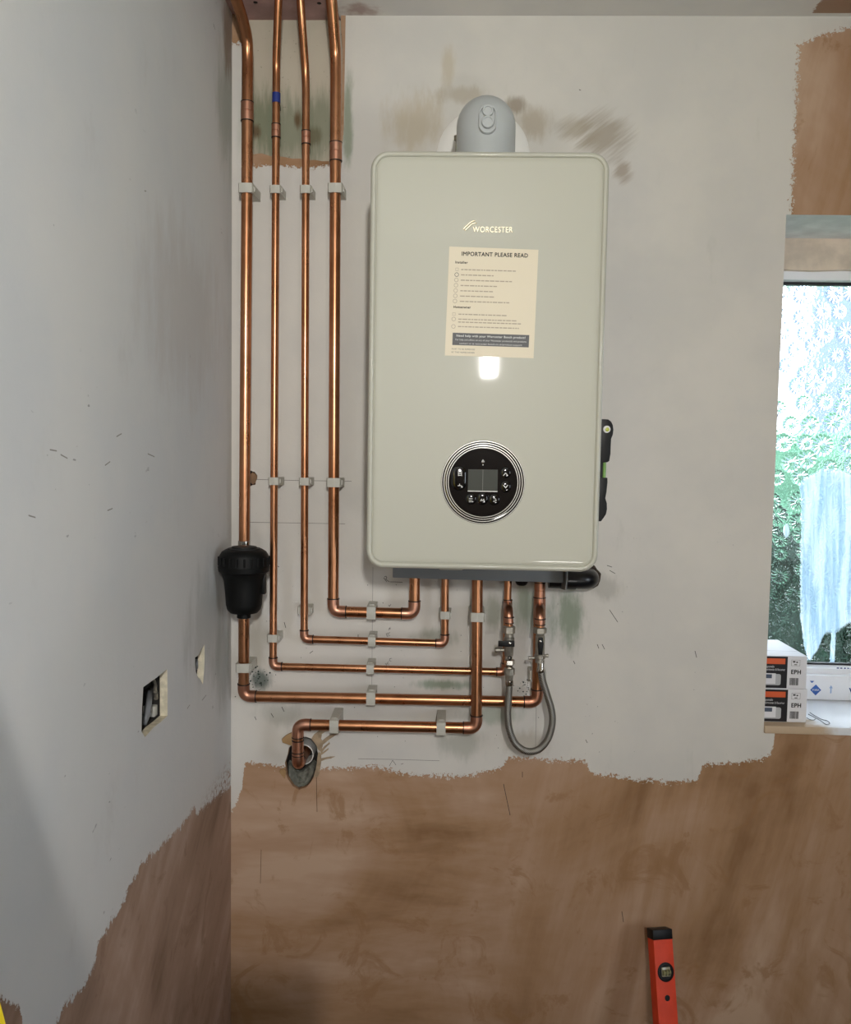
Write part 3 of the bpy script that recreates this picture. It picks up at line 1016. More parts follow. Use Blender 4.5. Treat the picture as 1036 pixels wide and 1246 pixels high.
for px, r, yp, s in ((300.5, R22, Y1, 'the thick pipe nearest the left wall'), (335.9, R15, YP, 'the thin pipe with blue tape'), (372.6, R15, YP, 'the thin pipe third from the left wall'), (408.8, R22, YP, 'the thick pipe nearest the boiler')):
    clip(px, 230.5 if r == R22 else 231.5, r, 'white plastic clip in the topmost row, on ' + s, yp)
for px, py, r, s in ((334.1, 585.4, R15, 'the second pipe from the left wall'), (371.2, 585.8, R15, 'the third pipe from the left wall'), (407.0, 587, R22, 'the thick pipe nearest the boiler')):
    clip(px, py, r, 'white plastic clip in the middle row, on ' + s)
clip(370.4, 743, R15, 'open white clip behind the third pipe just above its elbow', front=False)
clip(332.6, 776, R15, 'white plastic clip just above the elbow of the second pipe from the left')
clip(296.8, 811.5, R22, 'white plastic clip on the thick pipe just below the black filter', Y1)
for px, py, r, s in ((452.5, 744.9, R22, 'top'), (453, 779.9, R15, 'second'), (451, 813.6, R15, 'third'), (452, 848.8, R22, 'fourth')):
    clip(px, py, r, 'white clip on the %s pipe row under the left corner of the boiler' % s, horiz=True)
clip(407.5, 882.3, R22, 'white clip on the lowest row of pipe near the wall hole', yp=Y5, horiz=True)
clip(537, 885, R22, 'white clip on the lowest row of pipe near its right elbow', yp=Y5, horiz=True)
clip(541.8, 748, R15, 'white clip on the thin short upright under the boiler middle')
clip(580.9, 750, R22, 'white clip on the long thick upright under the boiler middle', yp=Y5)
clip(654.3, 822, R22, 'open white clip behind the right end of the braided hose', front=False)

# ------------------------------------------------------------------ magnetic filter
M_NICKEL = simple('bright_nickel', (190, 186, 178), .18, 1.0)
M_SATIN = simple('satin_nickel', (158, 153, 142), .38, .65, 80, .2)
M_FILTER = simple('black_filter_plastic', (8, 9, 9), .5, 0, 50, .2, Specular_IOR_Level=.2)
M_RUBBER = simple('dark_grey_rubber', (30, 30, 30), .55, Specular_IOR_Level=.25)
FYc = -.118
fb = at(297, 745, FYc)
sc_f = (at(297, 660, FYc).z - at(297, 750, FYc).z) / 90
px_r = FPX / (FYc - CAM.y)
root = thing('magnetic_filter', 'black plastic filter pot on the leftmost pipe beside the left wall', 'filter', (fb.x, FYc, at(297, 752, FYc).z))
zz = lambda y: at(297, y, FYc).z
o = (fb.x, FYc, 0)
rr = lambda p: p / px_r
MB().lathe(o, (0, 0, 1), [(zz(746), rr(10)), (zz(745), rr(17)), (zz(741), rr(20.5)), (zz(735), rr(22)), (zz(720), rr(23)), (zz(706), rr(24.5)), (zz(698), rr(27)), (zz(693), rr(30))], 40).build('filter_body', M_FILTER, root)
cap = MB().lathe(o, (0, 0, 1), [(zz(696), rr(28)), (zz(694.5), rr(31)), (zz(689), rr(31.7)), (zz(688), rr(31)), (zz(676), rr(30)), (zz(671), rr(27)), (zz(668), rr(22)), (zz(668), rr(5))], 40).build('filter_cap', M_FILTER, root)
for k in range(22):
    a = k / 22 * 2 * pi + .1
    p = Vector((fb.x + cos(a) * rr(30.6), FYc + sin(a) * rr(30.6), 0))
    mbx = MB().tube([p + Vector((0, 0, zz(687))), p * 1 + Vector((0, 0, zz(677)))], .0022, 6)
    mbx.build('grip_rib', M_FILTER, cap)
MB().lathe(o, (0, 0, 1), [(zz(669), rr(19)), (zz(668), rr(20)), (zz(667), rr(20)), (zz(667), rr(16)), (zz(665), rr(15)), (zz(664.5), rr(12)), (zz(664.5), rr(4))], 36).build('top_collar', M_RUBBER, root)
pc = at(297.3, 660, Y1)
MB().lathe((pc.x, Y1, at(297, 666, Y1).z), (0, 0, 1), [(0, .0135), (.003, .0135), (.004, .0125), (.0130, .0125), (.0138, R22 + .0003)], 24).build('union_nut', M_NICKEL, root)
pt, pd = at(297.3, 664.5, Y1), at(297, 746, Y1)
MB().lathe((pt.x, Y1, at(297, 672, Y1).z), (0, 0, 1), [(0, .019), (at(297, 665, Y1).z - at(297, 672, Y1).z, .019)], 24).build('inlet_port', M_FILTER, root)
MB().lathe((pd.x, Y1, at(297, 748, Y1).z), (0, 0, 1), [(0, .0125), (.008, .0125), (.009, .016), (.03, .017)], 24).build('outlet_port', M_FILTER, root)
MB().box((pt.x - .012, FYc + .02, zz(735)), (pt.x + .012, Y1 + .014, zz(676))).build('back_manifold', M_FILTER, root, bevel=.004)
MB().lathe((fb.x, FYc, zz(752)), (0, 0, 1), [(0, rr(7.5)), (.001, rr(8.5)), (.010, rr(8.5)), (.0115, rr(9.5))], 20).build('drain_plug', M_FILTER, root)
rb = MB().box((fb.x + rr(22), FYc - .008, zz(722)), (fb.x + rr(27), FYc + .008, zz(697))).build('clip_tab', M_FILTER, root, bevel=.002)

# ------------------------------------------------------------------ boiler
M_BOIL = simple('boiler_white', (182, 181, 168), .45, 0, Specular_IOR_Level=.3, Coat_Weight=.55, Coat_Roughness=.035)
M_CASE = simple('casing_white', (196, 196, 188), .4)
M_GREYM = simple('grey_sheet_metal', (120, 124, 128), .5)
BX0, BX1, BZ0, BZ1, BY = -.1452, .2564, 1.3022, 2.0100, -.31
bcx, bcz, bw, bh = (BX0 + BX1) / 2, (BZ0 + BZ1) / 2, BX1 - BX0, BZ1 - BZ0
boiler = thing('boiler', 'large white wall hung combi boiler with a round black dial', 'boiler', (bcx, 0, BZ0 - .02))


def rl(inset, y, rad=.031):
    return [(a, y, b) for a, b in rrect(bcx, bcz, bw - 2 * inset, bh - 2 * inset, max(rad - inset, .004), 10)]


mb = MB()
mb.loops([rl(.002, -.262), rl(0, -.266), rl(0, -.300), rl(.0006, -.3045), rl(.0022, -.3078), rl(.0045, -.3096), rl(.0065, -.31), rl(.0085, -.3094), rl(.0096, -.3078), rl(.0102, -.3060), rl(.0112, -.3060), rl(.0118, -.3078), rl(.013, -.3083), rl(.02, -.3085)], True, True)
door = mb.build('front_cover', M_BOIL, boiler, angle=60)
PF = -.3085     # flat of the cover
mb = MB()
mb.loops([[(a, y, b) for a, b in rrect(bcx, bcz, bw - .012, bh - .010, .02, 6)] for y in (-.0035, -.262)], True, True)
mb.build('casing', M_CASE, boiler)
# grey pipe manifold rail below the casing
zr0, zr1 = at(580, 706, -.11).z, at(580, 690, -.11).z
xr0, xr1 = at(478, 700, -.11).x, at(688, 705, -.11).x
MB().prism([(xr0, at(478, 703, -.11).z), (xr1 - .002, at(688, 709.5, -.11).z), (xr1 - .002, BZ0 + .012), (xr0, BZ0 + .012)], XZ, -.11, -.02).build('pipe_rail', M_GREYM, boiler, bevel=.002)
MB().prism([(-.14, BZ0 + .02), (-.14, at(688, 704, -.14).z), (-.125, at(688, 718, -.125).z), (-.03, at(688, 716, -.03).z), (-.03, BZ0 + .02)], lambda u, v, w: (w, u, v), xr1 - .0015, xr1 + .001).build('rail_bracket', M_GREYM, boiler)
p = at(549, 697, -.28)
MB().lathe((p.x, -.27, BZ0 - .0008), (1, 0, 0), [(-.022, .003), (-.019, .0052), (.019, .0052), (.022, .003)], 18).build('finger_grip', M_BOIL, boiler)
p = at(635, 709, YP)
MB().lathe((p.x, YP, p.z - .006), (0, 0, 1), [(0, .006), (.002, .010), (.007, .013), (.022, .013)], 18).build('drain_tap', M_BLACK, boiler)

# dial
DC = at(588, 587, PF)
M_GLOSS = simple('gloss_black', (9, 9, 11), .10, 0, Coat_Weight=.5)
M_RINGW = simple('chrome_ring', (232, 230, 222), .22, .65)
M_SCREEN = simple('grey_display', (62, 64, 58), .4, Specular_IOR_Level=.15)
M_ICON = simple('white_icon', (208, 208, 204), .45)
mm = 1 / 707.0
dial = MB().lathe(DC, (0, -1, 0), [(0, .0722), (.0010, .0722), (.0016, .0712), (.0016, .060), (.0016, .02)], 72).build('control_dial', M_GLOSS, boiler)
for r_ in (.0709, .0672, .0633, .0598):
    n = 72
    mbx = MB()
    pts = [DC + Vector((cos(k / n * 2 * pi) * r_, -.0014, sin(k / n * 2 * pi) * r_)) for k in range(n)]
    ls = []
    for k in range(n):
        q = (pts[k] - DC)
        q.y = 0
        q.normalize()
        ls.append([pts[k] + q * (.00085 * cos(j * pi / 3)) + Vector((0, -.0008 * sin(j * pi / 3), 0)) for j in range(6)])
    ls.append(ls[0])
    mbx.loops(ls, False, False).build('dial_ring', M_RINGW, dial)
face = MB().lathe(DC, (0, -1, 0), [(.0012, .0588), (.0030, .0586), (.0036, .0580), (.0036, .02)], 64).build('dial_glass', M_GLOSS, dial)
sy = PF - .0036


def P(px, py, y=sy):
    return at(px, py, y)


a, b = P(570, 571), P(605.5, 598)
scr = MB().box((a.x, sy - .0006, b.z), (b.x, sy + .002, a.z)).build('display', M_SCREEN, dial)
MB().box((a.x, sy - .0010, b.z - .0009), (b.x, sy, b.z + .0006)).build('display_edge', M_ICON, dial)
MB().box(((a.x + b.x) / 2 - .0004, sy - .0008, b.z), ((a.x + b.x) / 2 + .0004, sy, a.z)).build('display_divider', simple('display_line', (96, 98, 92), .4), dial)


def pill(x0, y0, x1, y1, name):
    a, b = P(x0, y0), P(x1, y1)
    L = [(q, w) for q, w in rrect((a.x + b.x) / 2, (a.z + b.z) / 2, b.x - a.x, a.z - b.z, min(b.x - a.x, a.z - b.z) * .495, 8)]
    cx, cz = (a.x + b.x) / 2, (a.z + b.z) / 2
    mbx = MB()
    mbx.loops([[(cx + (q - cx) * s, sy + d, cz + (w - cz) * s) for q, w in L] for s, d in ((1, .002), (1, -.0003), (.93, -.0014), (.75, -.0022), (.4, -.0026))])
    return mbx.build(name, M_GLOSS, dial, angle=70)


for args in ((549.5, 567, 567.5, 597), (609, 568.5, 622, 582), (609, 585, 622, 599.5), (566.5, 600.5, 580, 614), (580.5, 599, 594, 614.5), (594.5, 601, 608.5, 615)):
    pill(*args, 'button')


def strokes(lines, name, wpx=.8, y=sy - .003):
    mbx = MB()
    for ln in lines:
        for (x0, y0), (x1, y1) in zip(ln, ln[1:]):
            a, b = P(x0, y0, y), P(x1, y1, y)
            d = (b - a)
            d.normalize()
            nrm = Vector((-d.z, 0, d.x)) * (wpx * mm * .5)
            a2, b2 = a - d * wpx * mm * .3, b + d * wpx * mm * .3
            q = [a2 + nrm, b2 + nrm, b2 - nrm, a2 - nrm]
            mbx.add(q + [w + Vector((0, -.0003, 0)) for w in q], [(0, 1, 2, 3), (4, 5, 6, 7), (0, 1, 5, 4), (2, 3, 7, 6), (1, 2, 6, 5), (3, 0, 4, 7)])
    return mbx.build(name, M_ICON, dial, smooth=False)


strokes([[(613, 578.5), (615.5, 575.5), (618, 578.5)]], 'arrow_icon', 1.0)
strokes([[(613, 590.5), (615.5, 593.5), (618, 590.5)]], 'arrow_icon', 1.0)
strokes([[(558, 574.5), (562, 574.5)], [(558, 576.5), (562, 576.5)], [(558.5, 578.5), (562.5, 578.5)], [(558, 574), (558, 579)], [(562, 574), (562, 579)]], 'radiator_icon', .7)
strokes([[(557.5, 591), (561.5, 591), (562.5, 593)], [(559.5, 589), (559.5, 591)]], 'tap_icon', .9)
strokes([[(571, 606.5), (575, 606.5)], [(571, 608.5), (575, 608.5)], [(571, 610.5), (575, 610.5)]], 'menu_icon', .7)
strokes([[(585, 609.5), (586, 607.5), (587.5, 609.5), (589, 607), (589.5, 610)]], 'status_icon', .8)
strokes([[(601, 607), (603.5, 607), (604, 609.5), (600.5, 610)], [(601, 607), (602, 606)]], 'back_icon', .8)
strokes([[(586.5, 562), (588, 559.5), (589.5, 562), (586.5, 562)], [(588, 565), (588, 566)]], 'warning_icon', .9)

# lettering on the cover
M_GOLD = simple('metallic_letter', (222, 212, 186), .25, .8)
a, b = at(575.5, 282.5, PF), at(624.5, 283, PF)
text('maker_lettering', 'WORCESTER', .0135, (a.x, PF - .0003, a.z), M_GOLD, boiler, offset=.0002, depth=.0004, width=b.x - a.x)
mbx = MB()
for ln in ([(563.5, 279.5), (569, 274), (574, 269.8), (579, 268.5)], [(565.5, 281), (570.5, 276.5), (575, 272.5), (580.5, 271.5)]):
    q = [at(x_, y_, PF - .0002) for x_, y_ in ln]
    mbx.tube(smooth_path(q, 4), [.0005] + [.0013] * 11 + [.0008], 6)
mbx.build('maker_emblem', M_GOLD, boiler)

# instruction sticker
M_STICK = simple('cream_paper', (216, 205, 181), .5)
M_INK = simple('black_ink', (26, 26, 28), .6)
M_GREYINK = simple('grey_ink', (168, 156, 138), .6)
M_BAND = simple('charcoal_ink', (72, 72, 74), .5)
sk = [at(547, 300, PF), at(655.5, 304, PF), at(649.5, 436, PF), at(541.5, 432.5, PF)]
SO = sk[3]
ex = (sk[2] - sk[3]).normalized()
ez = Vector((-ex.z, 0, ex.x))
ez = (sk[0] - sk[3]).normalized()
sang = math.atan2(-ex.z, ex.x)
SW, SH = (sk[2] - sk[3]).length, (sk[0] - sk[3]).length
mbx = MB()
mbx.add([p + Vector((0, q, 0)) for q in (0, -.0005) for p in sk], [(0, 1, 2, 3), (4, 5, 6, 7), (0, 1, 5, 4), (1, 2, 6, 5), (2, 3, 7, 6), (3, 0, 4, 7)])
stick = mbx.build('instruction_sticker', M_STICK, boiler, smooth=False)
stick['label'] = 'cream paper instruction sticker'


def S(u, v, d=.0007):
    """u right, v down, in photo pixels inside the sticker"""
    return SO + ex * (u / 108.0 * SW) + ez * ((132 - v) / 132.0 * SH) + Vector((0, -d, 0))


def stext(name, s, u, v, size, mat, w=None, align='LEFT', off=0.0, d=.0007):
    return text(name, s, size, S(u, v, d), mat, stick, rot=sang, align=align, offset=off, depth=.0001, width=(w / 108 * SW) if w else None)


stext('heading', 'IMPORTANT PLEASE READ', 15, 10.5, .0094, M_INK, 80, off=.00022)
stext('heading', 'Installer', 8, 20, .0056, M_INK, 15, off=.00015)
stext('heading', 'Homeowner', 8, 74, .0056, M_INK, 21, off=.00015)
rnd = random.Random(3)


def words(u, v, w):
    mbx = MB()
    e = u + w
    while u < e - 1:
        l = min(rnd.uniform(2, 6), e - u)
        a, b, c_, d_ = S(u, v, .0006), S(u + l, v, .0006), S(u + l, v - 1.35, .0006), S(u, v - 1.35, .0006)
        q = [a, b, c_, d_]
        mbx.add(q + [w_ + Vector((0, -.0001, 0)) for w_ in q], [(0, 1, 2, 3), (4, 5, 6, 7)])
        u += l + .9
    mbx.build('print_line', M_GREYINK, stick, smooth=False)


def bullet(u, v, kind):
    mbx = MB()
    n = 4 if kind == 0 else 14
    R_, r_ = (2.6, 2.0)
    for k in range(n):
        a0, a1 = (k + .5) / n * 2 * pi, (k + 1.5) / n * 2 * pi
        q = [S(u + cos(t) * rad, v + sin(t) * rad, .0006) for t, rad in ((a0, R_), (a1, R_), (a1, r_), (a0, r_))]
        mbx.add(q + [w_ + Vector((0, -.0001, 0)) for w_ in q], [(0, 1, 2, 3), (4, 5, 6, 7)])
    mbx.build('print_icon', M_BAND if kind == 2 else M_GREYINK, stick, smooth=False)


for k, w in enumerate((67, 40, 62, 45, 40, 42, 60)):
    v = 28.0 + k * 6.4
    words(15.5, v, w)
    bullet(10.5 - k * .15, v - .8, 2 if k == 1 else (0 if k == 0 else 1))
for v, w, bl in ((82, 60, 0), (88, 72, 1), (91.5, 78, None), (97, 74, 1)):
    words(14.5, v, w)
    if bl is not None:
        bullet(9, v - .6, bl)
mbx = MB()
q = [S(8.5, 119, .0006), S(101.5, 119, .0006), S(101.5, 104, .0006), S(8.5, 104, .0006)]
mbx.add(q + [w_ + Vector((0, -.0001, 0)) for w_ in q], [(0, 1, 2, 3), (4, 5, 6, 7)])
mbx.build('print_band', M_BAND, stick, smooth=False)
stext('band_lettering', 'Need help with your Worcester Bosch product?', 13, 108.6, .0050, M_ICON, 84, off=.0001, d=.0009)
stext('band_lettering', 'For help and advice on any of your Worcester product(s) and products', 12, 113.2, .0040, M_ICON, 86, d=.0009)
stext('band_lettering', 'contact us at worcester-bosch.co.uk/product-support', 17, 117.6, .0040, M_ICON, 76, d=.0009)
stext('small_lettering', 'MUST TO BE REMOVED', 8, 124.5, .0034, M_BAND, 28)
stext('small_lettering', 'BY THE HOMEOWNER', 8, 128.5, .0034, M_BAND, 28)

# ------------------------------------------------------------------ flue on the boiler top
M_FLUE = simple('flue_grey', (178, 182, 182), .42)
M_ROSE = simple('white_wall_collar', (232, 230, 224), .5)
fxc = at(592, 150, -.16).x
ztop = at(592, 120, -.15).z
fr = .0545
flue = thing('flue_elbow', 'light grey flue elbow on top of the boiler, bending back into the wall', 'flue', (fxc, -.155, BZ1 - .004))
zc = ztop - fr
yc = -.155
Rb = .030
pts = [(fxc, yc, BZ1 - .004), (fxc, yc, zc - Rb)]
for k in range(1, 9):
    a = k / 8 * pi / 2
    pts.append((fxc, yc + Rb * (1 - cos(a)), zc - Rb + Rb * sin(a)))
pts.append((fxc, 0.04, zc))
zc0 = zc - Rb
# body: a dome blending the upright and the pipe to the wall
bm = bmesh.new()
mb = MB()
n = 40
ls = []
for h, r_ in ((BZ1 - .004, fr + .002), (BZ1 + .006, fr + .002), (BZ1 + .0065, fr), (zc, fr)):
    ls.append([Vector((fxc + r_ * cos(2 * pi * k / n), yc + r_ * sin(2 * pi * k / n), h)) for k in range(n)])
for j in range(1, 9):
    a = j / 8 * pi / 2 * .995
    ls.append([Vector((fxc + fr * cos(a) * cos(2 * pi * k / n), yc + fr * cos(a) * sin(2 * pi * k / n), zc + fr * sin(a))) for k in range(n)])
mb.loops(ls)
mb.tube([(fxc, yc + .004, zc), (fxc, .03, zc)], fr * .995, 40)
mb.build('elbow_body', M_FLUE, flue, angle=50)
MB().lathe((fxc, -.001, zc), (0, -1, 0), [(-.002, .094), (.004, .094), (.008, .090), (.010, .075), (.010, fr)], 48).build('wall_collar', M_ROSE, flue)
# test point housing
cz0, cz1 = at(594, 164, yc - fr).z, at(594, 128, yc - fr).z
tx = at(593.5, 145, yc - fr).x
L = rrect(tx, (cz0 + cz1) / 2, .0315, cz1 - cz0, .0155, 10)
cz = (cz0 + cz1) / 2
mbx = MB()
mbx.loops([[(tx + (q - tx) * s, yc - fr + d, cz + (w - cz) * s) for q, w in L] for s, d in ((1.0, .02), (1, -.0055), (.96, -.0075), (.86, -.0075), (.82, -.003), (.3, -.003))])
hs = mbx.build('test_point_housing', M_FLUE, flue, angle=50)
for (py, r_) in ((150, .0112), (136.5, .0100)):
    q = at(593.7, py, yc - fr)
    MB().lathe((q.x, yc - fr - .002, q.z), (0, -1, 0), [(0, r_), (.0055, r_), (.0075, r_ * .92), (.0075, r_ * .72), (.0055, r_ * .66), (.0055, .001)], 28).build('test_cap', M_FLUE, flue)
q = at(555.5, 168, -.10)
MB().lathe((q.x, -.10, q.z), (0, 0, 1), [(-.004, .003), (-.004, .0045), (.004, .0045), (.004, .003)], 12).build('clamp_screw', M_SATIN, flue)
MB().box((q.x - .0012, -.105, q.z - .03), (q.x + .001, -.095, q.z - .004)).build('clamp_strap', M_SATIN, flue)

# ------------------------------------------------------------------ torpedo level on the boiler side
M_VIALY = simple('yellow_green_vial', (186, 196, 70), .2, Transmission_Weight=.2)
M_VIALG = simple('green_vial', (128, 170, 96), .2, Transmission_Weight=.2)
YL = -.285
lev = thing('torpedo_level', 'small black torpedo level with green vials stuck to the right side of the boiler', 'level', (BX1, YL, at(735, 632, YL).z))
zq = lambda y: at(735, y, YL).z
xq = lambda x: at(x, 570, YL).x
xa = BX1 - .0055
top = [(xa, zq(510)), (xq(737.5), zq(510.5)), (xq(741), zq(513)), (xq(743.2), zq(517)), (xq(744.2), zq(523)), (xq(743.6), zq(529)), (xq(741.8), zq(534)), (xq(741.6), zq(543)), (xq(741.6), zq(552)), (xq(740.3), zq(561)), (xq(737.8), zq(562.5)), (xa, zq(563))]
bot = [(xa, zq(581)), (xq(738.7), zq(581)), (xq(739.0), zq(587)), (xq(738.2), zq(598)), (xq(737.0), zq(606)), (xq(739.0), zq(612)), (xq(739.4), zq(619)), (xq(738.4), zq(625)), (xq(735.4), zq(630)), (xq(732.5), zq(634)), (xa, zq(634))]
mbx = MB().prism(top, XZ, YL - .010, YL + .014)
mbx.build('level_body', M_BLACK, lev, bevel=.0012)
MB().prism(bot, XZ, YL - .010, YL + .014).build('level_body', M_BLACK, lev, bevel=.0012)
MB().box((xa, YL - .004, zq(583)), (xq(734.8), YL + .012, zq(560))).build('level_spine', M_BLACK, lev)
MB().tube([(xq(735.3), YL - .004, zq(582)), (xq(735.4), YL - .004, zq(562))], .0030, 14).build('vial', M_VIALG, lev)
q = at(736.2, 522.5, YL)
MB().lathe((xq(736), YL - .0098, zq(522.5)), (0, -1, 0), [(0, .0062), (.001, .0062), (.0014, .0052)], 20).build('vial_window', M_ICON, lev)
MB().lathe((xq(736.4), YL - .0108, zq(522.8)), (0, -1, 0), [(0, .0036), (.0012, .0034), (.0016, .002)], 16).build('vial', M_VIALY, lev)

# ------------------------------------------------------------------ black waste pipe right of the boiler foot
M_WASTE = simple('black_waste_pipe', (14, 15, 19), .28)
YW = -.050
wp = thing('waste_pipe', 'fat black waste pipe elbow in the wall below the right corner of the boiler', 'pipe', at(708, 716, YW))
a0, a1 = at(686, 704.5, YW), at(708, 705.0, YW)
rw = .0195
MB().tube([a0 - Vector((.03, 0, 0)), a1] + [a1 + Vector((sin(t) * .019, (1 - cos(t)) * .019, 0)) for t in (pi / 12, pi / 6, pi / 4, pi / 3, pi * 5 / 12, pi / 2)] + [a1 + Vector((.019, .058, 0))], rw, 24).build('pipe', M_WASTE, wp)
MB().lathe(a0 + Vector((.006, 0, 0)), (1, 0, 0), [(0, rw), (0, rw + .0018), (.018, rw + .0018), (.018, rw)], 24).build('socket', M_WASTE, wp)
pc = [(714, 685), (722, 686), (727, 692), (731, 698), (730, 707), (728, 713), (722, 716), (712, 712), (706, 696)]
hb = jag(px2(pc), .006, .0012)
MB().prism(hb, XZ, -.0016, .0).build('broken_plaster', simple('dark_crumbled_plaster', (66, 54, 44), .9, 0, 120, .5), wall_back)

# ------------------------------------------------------------------ filling valves and hose
def lz(px, Y, prof, name, mat, parent, n=20):
    """vertical turned part: prof [(pixel row, radius in m)] from the top down"""
    x_ = at(px, prof[0][0], Y).x
    return MB().lathe((x_, Y, 0), (0, 0, 1), [(at(px, y_, Y).z, r_ * (1.17 if n < 10 else 1.10)) for y_, r_ in reversed(prof)], n).build(name, mat, parent)


YV = -.098
M_STEEL = None
g = NT('braided_steel')
v = g.n('TexCoord').outputs['Object']
w1 = g.n('TexWave', {'Vector': v, 'Scale': 150.0, 'Distortion': 0.0}, wave_type='BANDS', bands_direction='DIAGONAL').outputs[1]
mp = g.n('Mapping', {'Vector': v, 'Scale': (-1, 1, 1)})
w2 = g.n('TexWave', {'Vector': mp.outputs[0], 'Scale': 150.0}, wave_type='BANDS', bands_direction='DIAGONAL').outputs[1]
hh = g.m('MAXIMUM', w1, w2)
g.set(g.p.inputs['Normal'], g.bump(hh, .6, .0008))
M_BRAID = g.fin(Base_Color=g.mix(hh, lin(70, 68, 64), lin(158, 155, 148)), Metallic=.9, Roughness=.34)

# left valve
vl = thing('filling_valve', 'left nickel filling valve with its black lever turned sideways', 'valve', at(620, 832, YV))
ctee = at(618.0, 742, YP)
tb = MB().lathe(at(618.4, 730, YP), (0, 0, -1), [(0, R15), (0, R15 + .0013), (.024, R15 + .0013), (.026, R15)], 20).build('tee_body', M_CUF, vl)
ring(at(618.4, 730, YP), (0, 0, 1), R15, tb)
q = at(619.6, 742, YV)
cfront = Vector((q.x, YV, q.z))
ctee = Vector((q.x, YP - .004, q.z))
pts = [ctee] + [cfront + Vector((0, .02 * (1 - t), 0)) * 1 for t in (0,)]
arc = [cfront + Vector((0, .016 * (1 - sin(t)), -.016 * (1 - cos(t)))) for t in [k / 6 * pi / 2 for k in range(7)]]
e_ = MB().tube([ctee] + arc + [at(619.9, 758, YV)], R15 + .0008, 20).build('feed_elbow', M_CUF, vl)
ring(at(619.8, 751, YV), (0, 0, 1), R15 + .0006, e_)
ring(at(619.9, 758, YV), (0, 0, 1), R15 - .0002, e_)
lz(620, YV, [(757, .0068), (762, .0068)], 'feed_pipe', M_CU, vl)
lz(620, YV, [(761.5, .0085), (762.5, .0105), (770, .0105), (771, .0085)], 'compression_nut', M_SATIN, vl, 6)
lz(620, YV, [(771, .0080), (775, .0080), (776, .0096), (779, .0096), (780, .0088), (797, .0080), (798, .0068), (802, .0068)], 'valve_body', M_SATIN, vl)
a, b = at(606.5, 779.5, YV - .012), at(626.3, 786.8, YV - .012)
MB().box((a.x, YV - .016, b.z), (b.x, YV - .010, a.z)).build('lever', M_BLACK, vl, bevel=.0012)
q = at(620.6, 783, YV - .016)
MB().lathe(q, (0, -1, 0), [(-.006, .0030), (.001, .0030), (.0016, .002)], 14).build('lever_screw', M_NICKEL, vl)
q0, q1 = at(602.8, 791, YV + .01), at(616, 791, YV + .01)
MB().lathe(q0, q1 - q0, [(0, .0042), (.001, .0050), (.010, .0050), (.011, .0036), (.02, .0036)], 16).build('drain_knob', M_SATIN, vl)
q = at(620.3, 799.5, YV)
MB().lathe((q.x, YV - .005, q.z), (0, -1, 0), [(0, .0040), (.0035, .0040), (.0036, .0026), (.002, .0020)], 16).build('test_nipple', M_BLACK, vl)
lz(620.3, YV, [(802, .0070), (803, .0090), (808, .0090), (809, .0070), (811, .0056), (813, .0056)], 'union_nut', M_NICKEL, vl, 6)
lz(620.2, YV, [(812.5, .0075), (813.5, .0092), (820.5, .0092), (821.5, .0072), (828, .0062)], 'check_valve', M_SATIN, vl, 8)
lz(620.2, YV, [(827, .0050), (828, .0072), (833, .0075), (834, .0066)], 'hose_ferrule', M_NICKEL, vl, 18)

# right valve
vr = thing('filling_valve', 'right nickel filling valve with its black lever hanging straight down', 'valve', at(658, 813, YV))
q = at(657.6, 744, YV)
cfront = Vector((q.x, YV, q.z))
ctee = Vector((at(656.8, 744, YP).x, YP - .006, q.z))
arc = [cfront + Vector((0, .018 * (1 - sin(t)), -.018 * (1 - cos(t)))) for t in [k / 6 * pi / 2 for k in range(7)]]
e_ = MB().tube([ctee] + arc + [at(657.6, 760, YV)], .0098, 20).build('feed_elbow', M_CUF, vr)
ring(at(657.6, 753, YV), (0, 0, 1), .0096, e_)
ring(at(657.6, 760, YV), (0, 0, 1), .0088, e_)
lz(657.6, YV, [(759, .0080), (764, .0080)], 'feed_pipe', M_CU, vr)
lz(657.6, YV, [(763, .0090), (764, .0112), (770, .0112), (771, .0085)], 'compression_nut', M_SATIN, vr, 6)
lz(657.8, YV, [(770.5, .0080), (773, .0070), (774, .0086), (796, .0086), (797, .0100), (801, .0100), (802, .0080), (806, .0080)], 'valve_body', M_SATIN, vr)
a, b = at(655, 775.5, YV - .012), at(660.8, 796.5, YV - .012)
MB().prism([(a.x + .001, a.z), (b.x - .001, a.z), (b.x + .0006, a.z - .012), (b.x - .0012, b.z), (a.x + .0012, b.z), (a.x - .0006, a.z - .012)], XZ, YV - .016, YV - .0095).build('lever', M_BLACK, vr, bevel=.001)
q = at(657.8, 780.5, YV - .016)
MB().lathe(q, (0, -1, 0), [(-.006, .0026), (.001, .0026), (.0016, .0018)], 14).build('lever_screw', M_NICKEL, vr)
for x0, x1, y_ in ((643.2, 652, 800.5), (667.8, 660, 797.8)):
    q0, q1 = at(x0, y_, YV), at(x1, y_, YV)
    MB().lathe(q0, q1 - q0, [(0, .0030), (.0006, .0036), (.004, .0036), (.005, .0026), (.012, .0026)], 14).build('drain_knob', M_SATIN, vr)
lz(658.6, YV, [(803, .0060), (804, .0068), (811, .0064), (813, .0072), (817, .0074), (818, .0066)], 'hose_ferrule', M_NICKEL, vr, 18)

hose = thing('braided_hose', 'grey braided metal hose hanging in a loop between the two valves', 'hose', at(640, 917, YV))
hp = [(620.2, 831), (619.2, 846), (618.6, 860), (618.2, 870), (619.8, 886), (626.2, 903), (637, 912.5), (648, 914.3), (658.5, 910), (667.5, 898), (672.2, 881), (671.6, 865), (666.6, 847), (661.0, 829), (658.6, 814)]
MB().tube(smooth_path([at(a_, b_, YV) for a_, b_ in hp], 6), .0070, 18).build('hose_braid', M_BRAID, hose)

